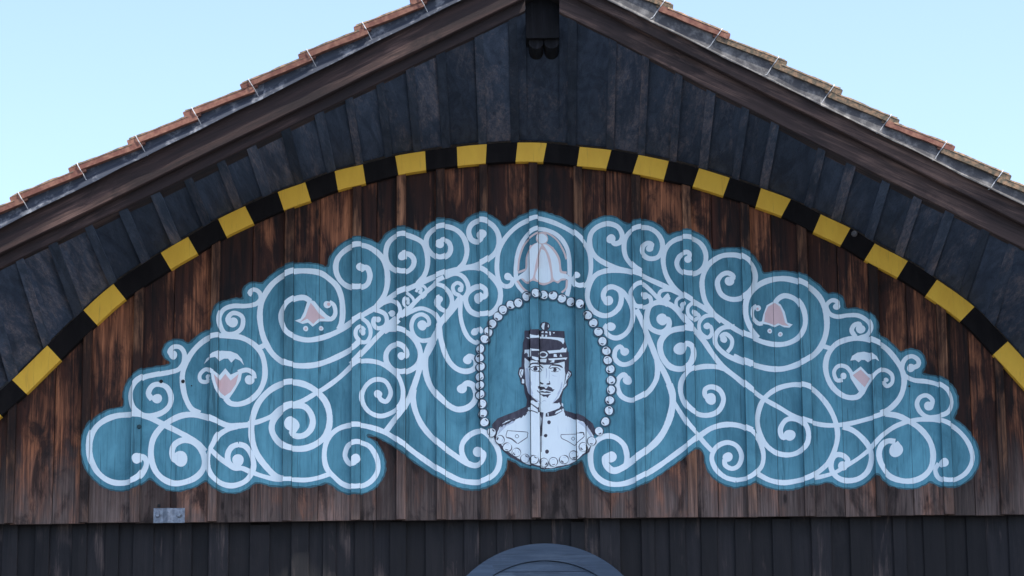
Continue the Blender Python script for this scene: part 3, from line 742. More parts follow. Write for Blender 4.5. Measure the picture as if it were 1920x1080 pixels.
for x0 in xs[1:-1]:
    mb = MB()
    w = rnd.uniform(0.019, 0.026)
    sh = rnd.uniform(-0.004, 0.004)
    strip(mb, x0 - w + sh, x0 + w + sh, -0.013 + rnd.uniform(-.002, .002), 0.0115, YS0 + 0.01, YS1 - rnd.uniform(0.004, 0.012))
    mb.build('batten', M['soffit_batten'], soff)

# --- rakes: lower trim, barge board, flashing with a flared drip, verge tiles with wire clips
def slab(name, lo, hi, x0, x1, y0, y1, mat, parent, nseg=14, wob=0.0):
    """long board between two rake lines, gently uneven along its edge"""
    mb = MB()
    r2 = random.Random(name + mat.name)
    ring = []
    for k in range(nseg + 1):
        x = x0 + (x1 - x0) * k / nseg
        a, b = r2.uniform(-wob, wob), r2.uniform(-wob, wob)
        n = len(mb.v)
        c = 0.006
        zl, zh = lo(x) + a, hi(x) + b
        mb.v += [(x, y0 + c, zl), (x, y0, zl + c), (x, y0, zh - c), (x, y0 + c, zh), (x, y1, zh), (x, y1, zl)]
        ring.append(n)
    for n0, n1 in zip(ring, ring[1:]):
        for j in range(6):
            mb.f.append((n0 + j, n0 + (j + 1) % 6, n1 + (j + 1) % 6, n1 + j)); mb.m.append(0); mb.t.append(.5)
    for n0 in (ring[0], ring[-1]):
        mb.f.append(tuple(range(n0, n0 + 6))); mb.m.append(0); mb.t.append(.5)
    return mb.build(name, mat, parent)

def off(f, d):
    return lambda x: f(x) + d

roof = None
mb = MB()
zr = L_top(XR)
for side, top, in ((-1, L_top), (1, R_top)):
    xe = side * XE
    xm = XR - side * (0.0 if side < 0 else 0.04)
    mb.hexa([(xm, YF + 0.02, top(xm) - 0.10), (xe, YF + 0.02, top(xe) - 0.10), (xe, 6.0, top(xe) - 0.10), (xm, 6.0, top(xm) - 0.10)],
            [(xm, YF + 0.02, top(xm) - 0.04), (xe, YF + 0.02, top(xe) - 0.04), (xe, 6.0, top(xe) - 0.04), (xm, 6.0, top(xm) - 0.04)])
roof = mb.build('tiled_roof', M['tile_moss'], house)

def sections(name, lo, hi, cuts, side, prof, mat, parent):
    """folded sheet: prof gives (fraction between lo and hi, y)"""
    for a, b in zip(cuts, cuts[1:]):
        mb = MB()
        N = 12
        rings = []
        for k in range(N + 1):
            x = a + (b - a) * k / N
            n = len(mb.v)
            wy = rnd.uniform(-.004, .004)
            fr = [(x, y + wy * (1 - f), lo(x) + (hi(x) - lo(x)) * f + rnd.uniform(-.003, .003)) for f, y in prof]
            bk = [(p[0], p[1] + 0.004, p[2] + 0.002) for p in reversed(fr)]
            mb.v += fr + bk
            rings.append(n)
        m = 2 * len(prof)
        for n0, n1 in zip(rings, rings[1:]):
            for j in range(m):
                mb.f.append((n0 + j, n0 + (j + 1) % m, n1 + (j + 1) % m, n1 + j)); mb.m.append(0); mb.t.append(.5)
        for n0 in (rings[0], rings[-1]):
            mb.f.append(tuple(range(n0, n0 + m))); mb.m.append(0); mb.t.append(.5)
        mb.build(name, mat, parent)

for side, low_, mid_, fas_, top_, mat in ((-1, L_low, L_mid, L_fas, L_top, M['rake_left']), (1, R_low, R_mid, R_fas, R_top, M['rake_right'])):
    xe = side * XE
    xm = XR + side * 0.001
    xj = bx0 - 0.003 if side < 0 else bx1 + 0.003
    trim = slab('rake_trim', low_, off(mid_, 0.03), xe, xj, -0.957, -0.80, mat, house, 16, 0.003)
    slab('barge_board', mid_, off(fas_, 0.03), xe, xj, YF, -0.9585, mat, house, 16, 0.003)
    cuts = [xm + (xe - xm) * k / 3 for k in range(4)]
    sections('flashing', fas_, off(top_, -0.01), cuts, side, [(0.0, YF - 0.040), (0.05, YF - 0.040), (0.40, YF - 0.018), (1.0, YF - 0.008)] if side < 0 else
             [(0.0, YF - 0.026), (0.04, YF - 0.026), (0.14, YF - 0.016), (1.0, YF - 0.010)], M['flashing_shaded'] if side < 0 else M['flashing'], roof)

# verge tiles: butts read from the photograph
LB = [(-203, 478), (-93, 424), (17, 370), (127, 315), (237, 263), (342, 210), (449, 158), (558, 102), (662, 50), (767, -1), (873, -54), (980, -108)]
RB = [(1051, -100), (1157, -47), (1264, 6), (1371, 61), (1478, 112), (1582, 166), (1689, 222), (1793, 272), (1899, 327), (2005, 380), (2111, 433), (2217, 488)]
YV = YF - 0.055
def tile(b0, b1, side):
    """b0 lower butt tip, b1 the next butt up the slope"""
    r3 = rnd
    d = (b1 - b0)
    L = d.length
    t = 0.034 + r3.uniform(-.003, .003)
    e = d.normalized()
    up = Vector((-e.z, 0, e.x))
    if up.z < 0:
        up = -up
    top1 = b1 - up * (t * 1.02) + e * 0.06
    ee = (top1 - b0).normalized()
    uu = Vector((-ee.z, 0, ee.x))
    if uu.z < 0:
        uu = -uu
    out = []
    def P(s, h):
        q = b0 + ee * s - uu * h
        return (q.x, q.z)
    Lt = (top1 - b0).length
    r = 0.007
    pts = [P(0, r), P(r * .3, r * .3), P(r, 0)] + [P(Lt * f, r3.uniform(-.0015, .0015)) for f in (.15, .3, .45, .6, .75)] + [P(Lt, 0), P(Lt, t)]
    pts += [P(Lt * f, t + r3.uniform(-.002, .002)) for f in (.8, .6, .4, .2)] + [P(0.012, t), P(0.004, t * 0.9), P(0, t * 0.75)]
    mb = MB()
    y0 = (YV if side < 0 else YF - 0.030) + r3.uniform(-0.004, 0.004)
    mb.prism(pts, y0, y0 + 0.26)
    # verge lip hanging at the outer edge, and a nib under the butt
    q = [P(0.03, t * .8), P(0.09, t * .8), P(0.085, t + 0.014), P(0.035, t + 0.014)]
    mb.prism(q, y0 + 0.012, y0 + 0.22)
    o = mb.build('verge_tile', M['tile'] if side < 0 else r3.choice([M['tile'], M['tile_moss'], M['tile_moss']]), roof)
    # moss crust along the top
    mo = MB()
    k = 9
    ring = []
    for j in range(k + 1):
        s = Lt * (0.04 + 0.86 * j / k)
        h = 0.003 + r3.random() * 0.006
        a = b0 + ee * s
        n = len(mo.v)
        mo.v += [tuple(Vector((a.x, y0 - 0.002, a.z)) - uu * 0.004), tuple(Vector((a.x, y0 + 0.004, a.z)) + uu * h), tuple(Vector((a.x, y0 + 0.05, a.z)) + uu * h * .6)]
        ring.append(n)
    for n0, n1 in zip(ring, ring[1:]):
        for j in range(2):
            mo.f.append((n0 + j, n0 + j + 1, n1 + j + 1, n1 + j)); mo.m.append(0); mo.t.append(.5)
    mo.build('moss', M['tile_moss'], roof, False)
    # storm clip: bent wire over the tile edge, down to the flashing
    c = b0 + ee * 0.055
    cl = MB()
    v = Vector((0, 0, 1))
    sx = Vector((0.010 if side < 0 else -0.016, 0, 0))
    base = Vector((c.x, 0, c.z))
    pts = [base + uu * 0.004 + Vector((0, y0 + 0.05, 0)), base + uu * 0.006 + Vector((0, y0 - 0.003, 0)), base - uu * 0.004 + Vector((0, y0 - 0.007, 0)),
           base - uu * 0.035 + sx * .5 + Vector((0, y0 - 0.007, 0)), base - uu * 0.055 + sx + Vector((0, y0 + 0.012, 0)),
           base - uu * 0.098 + sx * 1.6 + Vector((0, YF - 0.016, 0)), base - uu * 0.104 + sx * 2.2 + Vector((0, YF - 0.018, 0))]
    tube(cl, pts, 0.0026)
    cl.build('wire_clip', M['wire'], roof)
for a, b in zip(LB, LB[1:]):
    tile(at(a[0], a[1], YV), at(b[0], b[1], YV), -1)
for a, b in zip(RB[1:], RB):
    tile(at(a[0], a[1], YV), at(b[0], b[1], YV), 1)

# --- arched shutter below
YSH = 0.004
def disc_pt(cx, cy, r, a):
    return at(cx + r * math.cos(a), cy - r * math.sin(a), YSH)
SC = (1022, 1229)
sh_o = [disc_pt(SC[0], SC[1], 209, math.pi * k / 48) for k in range(49)]
z_foot = at(1022, 1420, YSH).z
mb = MB()
op = [(p.x, p.z) for p in sh_o]
inn = [disc_pt(SC[0], SC[1] + 6, 184, math.pi * k / 48) for k in range(49)]
ip = [(p.x, p.z) for p in inn]
mb.prism([(op[0][0], z_foot)] + op + [(op[-1][0], z_foot)], YSH + 0.012, 0.06)
shut = mb.build('arched_shutter', M['shutter'], house)
def arc_piece(k0, k1):
    m = MB()
    o, q = op[k0:k1 + 1], ip[k0:k1 + 1]
    n = len(o)
    for k in range(n):
        m.v += [(o[k][0], YSH - 0.012, o[k][1] + .002), (q[k][0], YSH - 0.012, q[k][1]), (q[k][0], YSH + 0.013, q[k][1]), (o[k][0], YSH + 0.013, o[k][1] + .002)]
    for k in range(n - 1):
        for j in range(4):
            m.f.append((4 * k + j, 4 * k + (j + 1) % 4, 4 * k + 4 + (j + 1) % 4, 4 * k + 4 + j)); m.m.append(0); m.t.append(.5)
    for k in (0, n - 1):
        m.f.append((4 * k, 4 * k + 1, 4 * k + 2, 4 * k + 3)); m.m.append(0); m.t.append(.5)
    m.build('frame_segment', M['shutter'], shut)
arc_piece(0, 16); arc_piece(16, 32); arc_piece(32, 48)
zz = [at(1022, y, YSH).z for y in (1042, 1072, 1112, 1152, 1192, 1232, 1272, 1312, 1352, 1392)]
cx_, rr = at(SC[0], SC[1] + 6, YSH), (ip[0][0] - ip[-1][0]) / 2
for za, zb_ in zip(zz[1:], zz):
    def half(z):
        dz = z - cx_.z
        return rr - 0.004 if dz <= 0 else math.sqrt(max(0.0001, (rr - 0.004) ** 2 - dz * dz))
    N = 6
    pl = [(cx_.x - half(za + (zb_ - za) * k / N), za + (zb_ - za) * k / N) for k in range(N + 1)]
    pr = [(cx_.x + half(za + (zb_ - za) * k / N), za + (zb_ - za) * k / N) for k in range(N, -1, -1)]
    out = [(p[0], p[1] + (0.0012 if k == 0 else -0.0012 if k == N else 0)) for k, p in enumerate(pl)]
    out += [(p[0], p[1] - (0.0012 if k == 0 else -0.0012 if k == N else 0)) for k, p in enumerate(pr)]
    m = MB()
    m.prism(out, YSH - 0.002 + rnd.uniform(-.001, .001), YSH + 0.0115)
    m.build('plank', M['shutter'], shut)
# top crown plank fills the space up to the frame
m = MB()
crown = [p for p in ip if p[1] > zz[0] + 0.002]
m.prism([(p[0] * 1.0, p[1] - 0.003) for p in crown], YSH - 0.0025, YSH + 0.0115)
m.build('plank', M['shutter'], shut)

# --- side walls and back so that the building is closed
for s in (-1, 1):
    mb = MB()
    zt = L_top(-XW) - 0.1 if s < 0 else R_top(XW) - 0.1
    mb.hexa([(s * (XW + 0.001), 0.13, 0), (s * (XW + 0.001), 6, 0), (s * (XW + 0.001), 6, zt), (s * (XW + 0.001), 0.13, zt)],
            [(s * (XW - 0.1), 0.13, 0), (s * (XW - 0.1), 6, 0), (s * (XW - 0.1), 6, zt), (s * (XW - 0.1), 0.13, zt)])
    mb.build('side_wall', M['side'], house)

# --- bolts, plugs and the small knob on the arch
def dome(name, px, py, Y, r_px, mat, parent, h=0.5, k=10):
    c = at(px, py, Y)
    r = r_px * 0.003
    m = MB()
    for j in range(k):
        a = 2 * math.pi * j / k
        m.v.append((c.x + r * math.cos(a), Y + 0.002, c.z + r * math.sin(a)))
    for j in range(k):
        a = 2 * math.pi * j / k
        m.v.append((c.x + r * .7 * math.cos(a), Y - r * h, c.z + r * .7 * math.sin(a)))
    m.f += [(j, (j + 1) % k, k + (j + 1) % k, k + j) for j in range(k)] + [tuple(range(k, 2 * k))]
    m.m += [0] * (k + 1); m.t += [.5] * (k + 1)
    return m.build(name, mat, parent)
dome('plug', 302, 715, YB - 0.004, 3.6, M['hole'], house, 0.3)
dome('plug', 343, 715, YB - 0.004, 3.6, M['hole'], house, 0.3)
dome('plug', 298, 948, YB - 0.002, 3.2, M['hole'], house, 0.3)
dome('plug', 359, 723, YB - 0.004, 1.4, M['hole'], house, 0.3)
dome('bolt_head', 261, 800, YT - 0.002, 4.6, M['teal_rim'], house, 0.8)
dome('plug', 1705, 724, YB - 0.004, 2.0, M['hole'], house, 0.3)
dome('knob', 1602, 438, YA - 0.002, 6.2, M['knob'], house, 0.9, 9)

# --- steel plate bolted across the lower edge
pl0, pl1 = at(288, 953, YT - 0.006), at(346, 980, YT - 0.006)
plate = empty('steel_plate', (0, 0, 0))
tag(plate, 'small grey steel plate with two bolts, fixed to the boards at lower left', 'plate')
m = MB()
xa, xb, za, zb_ = pl0.x, pl1.x, pl1.z, pl0.z
xm0, xm1 = xa + (xb - xa) * .30, xa + (xb - xa) * .62
ys = YT - 0.004
for (u0, u1, d0, d1) in ((xa, xm0, 0, 0), (xm0, (xm0 + xm1) / 2, 0, -0.012), ((xm0 + xm1) / 2, xm1, -0.012, 0), (xm1, xb, 0, 0)):
    m.hexa([(u0, ys + d0, za), (u1, ys + d1, za), (u1, ys + d1, zb_), (u0, ys + d0, zb_)],
           [(u0, ys + d0 + .005, za), (u1, ys + d1 + .005, za), (u1, ys + d1 + .005, zb_), (u0, ys + d0 + .005, zb_)])
m.build('plate_strip', M['steel'], plate)
for px in (296, 336):
    dome('bolt', px, 966, ys - 0.001, 5.2, M['bolt'], plate, 1.0, 6)
# packing behind the plate so that it bears on the boards
m = MB()
m.prism([(xa + .004, za + .004), (xb - .004, za + .004), (xb - .004, zb_ - .004), (xa + .004, zb_ - .004)], ys + .0045, YB - .0002)
m.build('packing', M['bolt'], plate)

# ------------------------------------------------------------------ the mural
mural = empty('painted_mural', (0, YB, at(1015, 900, YB).z))
tag(mural, 'teal mural with white scrollwork and a soldier portrait painted on the gable boards', 'mural')
MINV = Matrix.Translation(-mural.location)

def clip_x(poly, x0, x1):
    for lim, sgn in ((x0, 1), (x1, -1)):
        out = []
        for a, b in zip(poly, poly[1:] + poly[:1]):
            ia, ib = (a[0] - lim) * sgn >= 0, (b[0] - lim) * sgn >= 0
            if ia:
                out.append(a)
            if ia != ib:
                t = (lim - a[0]) / (b[0] - a[0])
                out.append((lim, a[1] + (b[1] - a[1]) * t))
        poly = out
        if len(poly) < 3:
            return []
    return poly

def zrange(poly, x):
    z = []
    for a, b in zip(poly, poly[1:] + poly[:1]):
        if (a[0] - x) * (b[0] - x) < 0:
            z.append(a[1] + (b[1] - a[1]) * (x - a[0]) / (b[0] - a[0]))
    return (min(z), max(z)) if len(z) >= 2 else None

def paint(mb, polys, eps, mi=0):
    """lay convex wall polygons on the boards and battens as a film of paint"""
    off_ = mural.location
    for poly in polys:
        lo, hi = min(p[0] for p in poly), max(p[0] for p in poly)
        for k, (x0, x1, y, tone) in enumerate(SURF):
            if x1 <= lo or x0 >= hi:
                continue
            c = clip_x(list(poly), x0 + 0.0008, x1 - 0.0008)
            if c:
                mb.poly([(p[0], y - eps - off_.y, p[1] - off_.z) for p in c], mi, tone)
            if k + 1 < len(SURF) and lo < x1 < hi:
                y2 = SURF[k + 1][2]
                if abs(y2 - y) > 0.01:
                    zr_ = zrange(list(poly), x1)
                    if zr_:
                        xx = x1 + (eps if y2 > y else -eps)
                        mb.poly([(xx, y - eps - off_.y, zr_[0] - off_.z), (xx, y2 - eps - off_.y, zr_[0] - off_.z),
                                 (xx, y2 - eps - off_.y, zr_[1] - off_.z), (xx, y - eps - off_.y, zr_[1] - off_.z)], mi, tone * 0.9)

def wallpt(p):
    q = at(p[0], p[1], YB)
    return (q.x, q.z)

def poly_tris(pp):
    w = [wallpt(p) for p in pp]
    t = tessellate_polygon([[Vector((a, b, 0)) for a, b in w]])
    return [[w[i] for i in tri] for tri in t]

def smooth_poly(pp, step=3.0):
    return [tuple(v) for v in catmull(list(pp) + [pp[0]], step)][:-1]

def disc(cx, cy, r, n=18, jit=0.0, rng=random):
    ph = rng.uniform(0, 6.28)
    pts = []
    for k in range(n):
        a = 2 * math.pi * k / n
        q = r * (1 + jit * math.sin(2 * a + ph) + jit * .6 * math.sin(3 * a + 2 * ph))
        pts.append(wallpt((cx + q * math.cos(a), cy + q * math.sin(a))))
    return pts

def stroke_polys(pts, w, rng, taper0=1.0, taper1=1.0, jit=0.05, step=2.5):
    c = catmull([Vector(p) for p in pts], step)
    Lp, Rp = [], []
    ph = rng.uniform(0, 9)
    n = len(c)
    for i, p in enumerate(c):
        t = c[min(i + 1, n - 1)] - c[max(i - 1, 0)]
        if t.length < 1e-6:
            continue
        t.normalize()
        nr = Vector((-t.y, t.x))
        f = i / max(1, n - 1)
        tp = min(1.0, taper0 + (1 - taper0) * f * 6) * min(1.0, taper1 + (1 - taper1) * (1 - f) * 6)
        h = w / 2 * tp * (1 + jit * math.sin(i * 0.31 + ph) + jit * rng.uniform(-.6, .6))
        l, r = p + nr * h, p - nr * h
        if Lp:
            if (l - Lp[-1]).dot(t) < 0:
                l = Lp[-1].copy()
            if (r - Rp[-1]).dot(t) < 0:
                r = Rp[-1].copy()
        Lp.append(l)
        Rp.append(r)
    out = []
    W1, W2 = [wallpt(p) for p in Lp], [wallpt(p) for p in Rp]
    for i in range(len(W1) - 1):
        q = [W1[i], W1[i + 1], W2[i + 1], W2[i]]
        q = [p for k, p in enumerate(q) if p != q[k - 1]]
        if len(q) >= 3:
            out.append(q)
    return out

# teal ground: soft rim, then the field
def rough(pp, amp, rng):
    return [(p[0] + rng.uniform(-amp, amp), p[1] + rng.uniform(-amp, amp)) for p in pp]
rg = random.Random(11)
rim = rough(smooth_poly(ppts(TEAL_OUT), 4), 0.9, rg)
field = rough(smooth_poly(ppts(TEAL_IN), 4), 0.6, rg)
mb = MB()
paint(mb, poly_tris(rim), 0.0002)
o = mb.build('teal_rim', M['teal_rim'], mural, False)
mb = MB()
paint(mb, poly_tris(field), 0.0005)
o = mb.build('teal_field', M['teal'], mural, False)

# scrollwork: each scroll its own film, stacked only where films overlap
EPS0, DE = 0.0009, 0.00012
levels = []
def level_for(box):
    k = 0
    while True:
        if k == len(levels):
            levels.append([])
        if all(b[2] < box[0] or b[0] > box[2] or b[3] < box[1] or b[1] > box[3] for b in levels[k]):
            levels[k].append(box)
            return k
        k += 1
for sc in SCROLLS:
    items = []
    for it in sc:
        crop, w, s = it[:3]
        k = CROP[crop][2]
        pp = cpts(crop, s)
        items.append(stroke_polys(pp, w / k * 0.95, rg))
        if len(it) > 3 and it[3]:
            bx, by, br = it[3]
            ox, oy, _ = CROP[crop]
            items.append([disc(ox + bx / k, oy + by / k, br / k * 1.02, 20, 0.05, rg)])
    mb = MB()
    for polys in items:
        xs_ = [p[0] for q in polys for p in q]
        zs_ = [p[1] for q in polys for p in q]
        lv = level_for((min(xs_), min(zs_), max(xs_), max(zs_)))
        paint(mb, polys, EPS0 + lv * DE)
    mb.build('scroll', M['white'], mural, False)
TOP = EPS0 + (len(levels) + 1) * DE
print('scroll levels', len(levels), 'top', TOP)

def stroke(mb, crop, w, s, eps, mi=0, **kw):
    paint(mb, stroke_polys(cpts(crop, s), w / CROP[crop][2], rg, **kw), eps, mi)
def area(mb, crop, s, eps, mi=0, smooth=False, jag=0.0):
    pp = cpts(crop, s)
    if smooth:
        pp = smooth_poly(pp, 2.0)
    if jag:
        pp = rough(pp, jag, rg)
    paint(mb, poly_tris(pp), eps, mi)
def spot(mb, crop, x, y, r, eps, mi=0, jit=0.05):
    ox, oy, k = CROP[crop]
    paint(mb, [disc(ox + x / k, oy + y / k, r / k, 16, jit, rg)], eps, mi)

# flowers
for crop, label, whites, pinks, strokes, dots in FLOWERS:
    mb = MB()
    for k, s in enumerate(whites):
        area(mb, crop, s, TOP + 0.0001 * (k + 1))
    for k, (w, s, blob) in enumerate(strokes):
        stroke(mb, crop, w, s, TOP + 0.0003 + 0.0001 * k)
        spot(mb, crop, blob[0], blob[1], blob[2], TOP + 0.0005 + 0.0001 * k)
    for x, y, r, _ in dots:
        if r:
            spot(mb, crop, x, y, r, TOP + 0.0003)
    fl = mb.build('painted_flower', M['white'], mural, False)
    fl['label'] = label
    for s in pinks:
        mb = MB()
        area(mb, crop, s, TOP + 0.0008)
        mb.build('pink_petal', M['pink'], fl, False)
    for x, y, r, q in dots:
        mb = MB()
        spot(mb, crop, x, y, q, TOP + 0.0008)
        mb.build('pink_dot', M['pink'], fl, False)

# crest above the portrait
mb = MB()
for k, s in enumerate(CREST_WHITE):
    area(mb, 'H', s, TOP + 0.0004 + 0.0001 * k, smooth=True)
spot(mb, 'H', 625, 190, 38, TOP + 0.0008)
crest = mb.build('painted_crest', M['white'], mural, False)
crest['label'] = 'white lily-shaped crest with pink outlines at the top of the mural'
mb = MB()
for k, (w, s) in enumerate(CREST_PINK):
    stroke(mb, 'H', w, s, TOP + 0.0001 + 0.00004 * k)
area(mb, 'H', CREST_PINKPOLY[0], TOP + 0.0003, smooth=True)
spot(mb, 'H', 625, 192, 46, TOP + 0.00035)
mb.build('pink_outline', M['pinkline'], crest, False)

# portrait
INK, WHT, SOFT = 0, 1, 2
PM = [M['ink'], M['white'], M['softink']]
T0 = TOP + 0.001
mb = MB()
torso_dark = cpts('P5', '900,-20 860,12 700,90 540,150 420,200 340,290 380,520 480,660 620,780 760,850 900,905 1100,958') + cpts('P6', '60,955 250,932 400,890 520,820 680,700 775,380 730,270 640,200 530,150 430,112 320,82 275,30 240,-30')
paint(mb, poly_tris(torso_dark), T0)
port = mb.build('portrait', PM, mural, False)
port['label'] = 'black and white bust of a moustached man in a tall cap and buttoned tunic'
mb = MB()
torso_white = cpts('P5', '880,-30 905,0 880,20 870,110 700,190 530,250 450,330 415,430 405,480 500,610 620,730 750,805 850,880 1000,905 1130,940') + cpts('P6', '0,925 100,945 240,910 380,880 500,820 600,730 680,640 745,480 700,395 640,290 530,240 400,190 312,125 290,40 235,-40')
paint(mb, poly_tris(rough(smooth_poly(torso_white, 3), 0.7, rg)), T0 + 0.0002, WHT)
for k, (x, y, r) in enumerate(((1195, 255, 28), (1145, 455, 26), (1165, 695, 30))):
    spot(mb, 'P5', x, y, r, T0 + 0.0006, INK)
area(mb, 'P5', '1050,98 1112,110 1106,200 1096,320 1092,462 1066,462 1070,340 1082,200', T0 + 0.00045, INK, jag=0.3)
stroke(mb, 'P5', 9, '1080,455 1083,560 1080,700', T0 + 0.0005, INK)
stroke(mb, 'P5', 20, '935,-5 985,35 1035,72', T0 + 0.0004, INK)
stroke(mb, 'P5', 14, '868,68 920,92 975,108 1028,132', T0 + 0.00045, INK)
stroke(mb, 'P5', 20, '1040,-10 1040,120', T0 + 0.00055, INK)
area(mb, 'P6', '28,122 60,106 160,72 262,28 276,86 170,150 100,166 24,172', T0 + 0.0004, INK)
area(mb, 'P6', '165,132 178,96 258,58 266,84', T0 + 0.0006, WHT)
area(mb, 'P6', '50,118 66,112 70,158 56,160', T0 + 0.0006, WHT)
stroke(mb, 'P5', 9, '570,380 720,392 870,405 872,440 870,482', T0 + 0.0004, INK, jit=0.15)
stroke(mb, 'P5', 9, '870,482 725,580', T0 + 0.00045, INK, jit=0.15)
stroke(mb, 'P5', 19, '556,485 600,492 645,512 720,576', T0 + 0.0005, INK, taper0=.5, taper1=.4)
stroke(mb, 'P5', 9, '572,380 550,450 560,485', T0 + 0.00055, INK)
stroke(mb, 'P5', 8, '715,437 743,465 715,493 687,465 712,437', T0 + 0.0004, INK)
stroke(mb, 'P6', 9, '255,440 420,434 592,428', T0 + 0.0004, INK, jit=0.15)
stroke(mb, 'P6', 10, '592,428 602,480 530,545 460,605', T0 + 0.00045, INK)
stroke(mb, 'P6', 9, '460,605 360,542 262,492 255,440', T0 + 0.0005, INK)
stroke(mb, 'P6', 16, '528,424 592,426 590,458', T0 + 0.00055, INK)
stroke(mb, 'P6', 8, '437,474 463,500 437,527 411,500 434,474', T0 + 0.0004, INK)
area(mb, 'P5', '455,335 530,262 640,225 700,200 660,260 560,310 490,380 425,440', T0 + 0.00028, SOFT, jag=.8)
area(mb, 'P6', '530,250 640,300 700,400 740,480 690,470 640,390 580,320 500,270', T0 + 0.00028, SOFT, jag=.8)
# brushy epaulette shading
for k in range(26):
    f = k / 25
    x, y = 470 + 390 * f, 300 - 185 * f
    stroke(mb, 'P5', 16, '%d,%d %d,%d %d,%d' % (x, y, x - 14, y + 16, x - 30 + rg.uniform(-10, 6), y + 40 + rg.uniform(-18, 18)), T0 + 0.0003 + 0.00001 * (k % 3) * 3, INK, taper1=0.1)
for k in range(26):
    f = k / 25
    x, y = 320 + 380 * f, 130 + 190 * f * f + 20 * f
    stroke(mb, 'P6', 18, '%d,%d %d,%d %d,%d' % (x, y - 20, x + 6, y + 14, x + 10 + rg.uniform(-6, 10), y + 40 + rg.uniform(-18, 26)), T0 + 0.0003 + 0.00001 * (k % 3) * 3, INK, taper1=0.1)
mb.build('tunic', PM, port, False)
# head: dark hair and outline, face, ears
mb = MB()
area(mb, 'Q', '195,0 1062,0 1066,200 1062,330 1112,362 1122,440 1062,505 1042,625 962,725 932,860 932,1000 985,1060 900,1075 880,960 400,960 340,1030 262,1052 282,900 240,760 225,620 170,602 150,500 113,400 130,300 180,270', T0 + 0.0008, INK, jag=0.3)
mb.build('hair', PM, port, False)
mb = MB()
area(mb, 'Q', '240,120 340,190 480,225 600,240 720,240 880,190 1000,140 985,300 1000,420 985,560 945,720 880,860 780,950 690,993 590,993 480,950 380,860 310,760 262,620 247,450 240,300 225,200', T0 + 0.0011, WHT)
area(mb, 'Q', '150,330 215,330 205,420 170,490 135,420', T0 + 0.0011, WHT)
area(mb, 'Q', '190,500 230,520 230,590 185,590', T0 + 0.0011, WHT)
area(mb, 'Q', '1060,360 1100,400 1090,450 1045,500 1030,520 1020,620 990,660 950,700 985,600 1005,520 1012,470 1022,430', T0 + 0.0011, WHT)
stroke(mb, 'Q', 14, '185,345 160,390 175,450', T0 + 0.0013, INK)
stroke(mb, 'Q', 16, '1060,385 1075,430 1045,480', T0 + 0.0013, INK)
stroke(mb, 'Q', 14, '1035,520 1005,600', T0 + 0.0013, INK)
area(mb, 'Q', '340,940 395,925 505,1000 500,1062 430,1030 360,985', T0 + 0.0011, WHT)
area(mb, 'Q', '512,1032 590,1040 690,1042 800,1000 885,945 915,1010 880,1062 512,1075', T0 + 0.0012, WHT)
area(mb, 'Q', '252,300 300,330 325,450 335,560 350,680 400,800 360,830 310,750 268,620 252,450', T0 + 0.00125, SOFT, jag=.5)
area(mb, 'Q', '880,800 930,700 950,640 915,700 850,820 790,900 760,950 800,930', T0 + 0.00125, SOFT, jag=.3)
# soft shading of cheek, jaw and chin
for s, w in (('275,300 300,420 300,520', 34), ('275,540 300,640 350,740', 30), ('940,560 915,680 850,800', 22), ('600,640 640,640 690,640', 16), ('640,300 650,400 640,500', 18), ('340,560 358,610 350,660', 24), ('290,700 330,780 400,860', 26), ('560,940 600,912 645,925', 10), ('740,425 790,450 850,455', 8), ('696,330 700,430 694,545', 9), ('510,420 505,520 512,600', 7), ('430,890 490,935 560,965', 18)):
    stroke(mb, 'Q', w, s, T0 + 0.0013, SOFT, taper0=.3, taper1=.3, jit=.12)
# brows, eyes, nose, moustache, mouth
stroke(mb, 'Q', 26, '305,292 370,242 450,238 530,258 585,303', T0 + 0.0015, INK, taper0=.3, taper1=.6)
stroke(mb, 'Q', 14, '480,285 530,310 560,350', T0 + 0.0015, INK)
stroke(mb, 'Q', 15, '690,310 720,262 750,240', T0 + 0.0015, INK)
stroke(mb, 'Q', 30, '750,242 820,246 900,262 955,302', T0 + 0.00155, INK, taper1=.2)
stroke(mb, 'Q', 16, '322,338 390,302 460,290 530,312 562,352', T0 + 0.0016, INK)
spot(mb, 'Q', 440, 338, 40, T0 + 0.0017, INK)
stroke(mb, 'Q', 9, '355,350 425,388 500,382 545,365', T0 + 0.00175, INK)
spot(mb, 'Q', 500, 382, 16, T0 + 0.0018, INK)
stroke(mb, 'Q', 15, '705,312 780,294 860,300 908,342', T0 + 0.0016, INK)
spot(mb, 'Q', 802, 334, 36, T0 + 0.0017, INK)
spot(mb, 'Q', 772, 330, 9, T0 + 0.0019, WHT)
stroke(mb, 'Q', 8, '735,362 800,376 875,360', T0 + 0.00175, INK)
stroke(mb, 'Q', 28, '528,570 555,592 592,598', T0 + 0.0015, INK, taper1=.3)
stroke(mb, 'Q', 32, '645,603 690,600 716,592', T0 + 0.0015, INK, taper0=.3)
stroke(mb, 'Q', 14, '700,545 712,590', T0 + 0.0016, INK)
area(mb, 'Q', '482,665 540,648 600,654 636,690 680,644 740,668 765,705 802,698 760,748 700,728 640,716 600,702 540,716 490,706', T0 + 0.0015, INK, jag=.25)
area(mb, 'Q', '515,752 570,730 610,746 650,735 742,756 690,772 600,766', T0 + 0.0016, INK)
area(mb, 'Q', '530,788 620,800 735,786 692,820 668,862 640,835 590,838', T0 + 0.0015, INK, jag=.25)
stroke(mb, 'Q', 15, '470,738 500,772 540,800', T0 + 0.0017, INK, taper0=.3)
mb.build('face', PM, port, False)
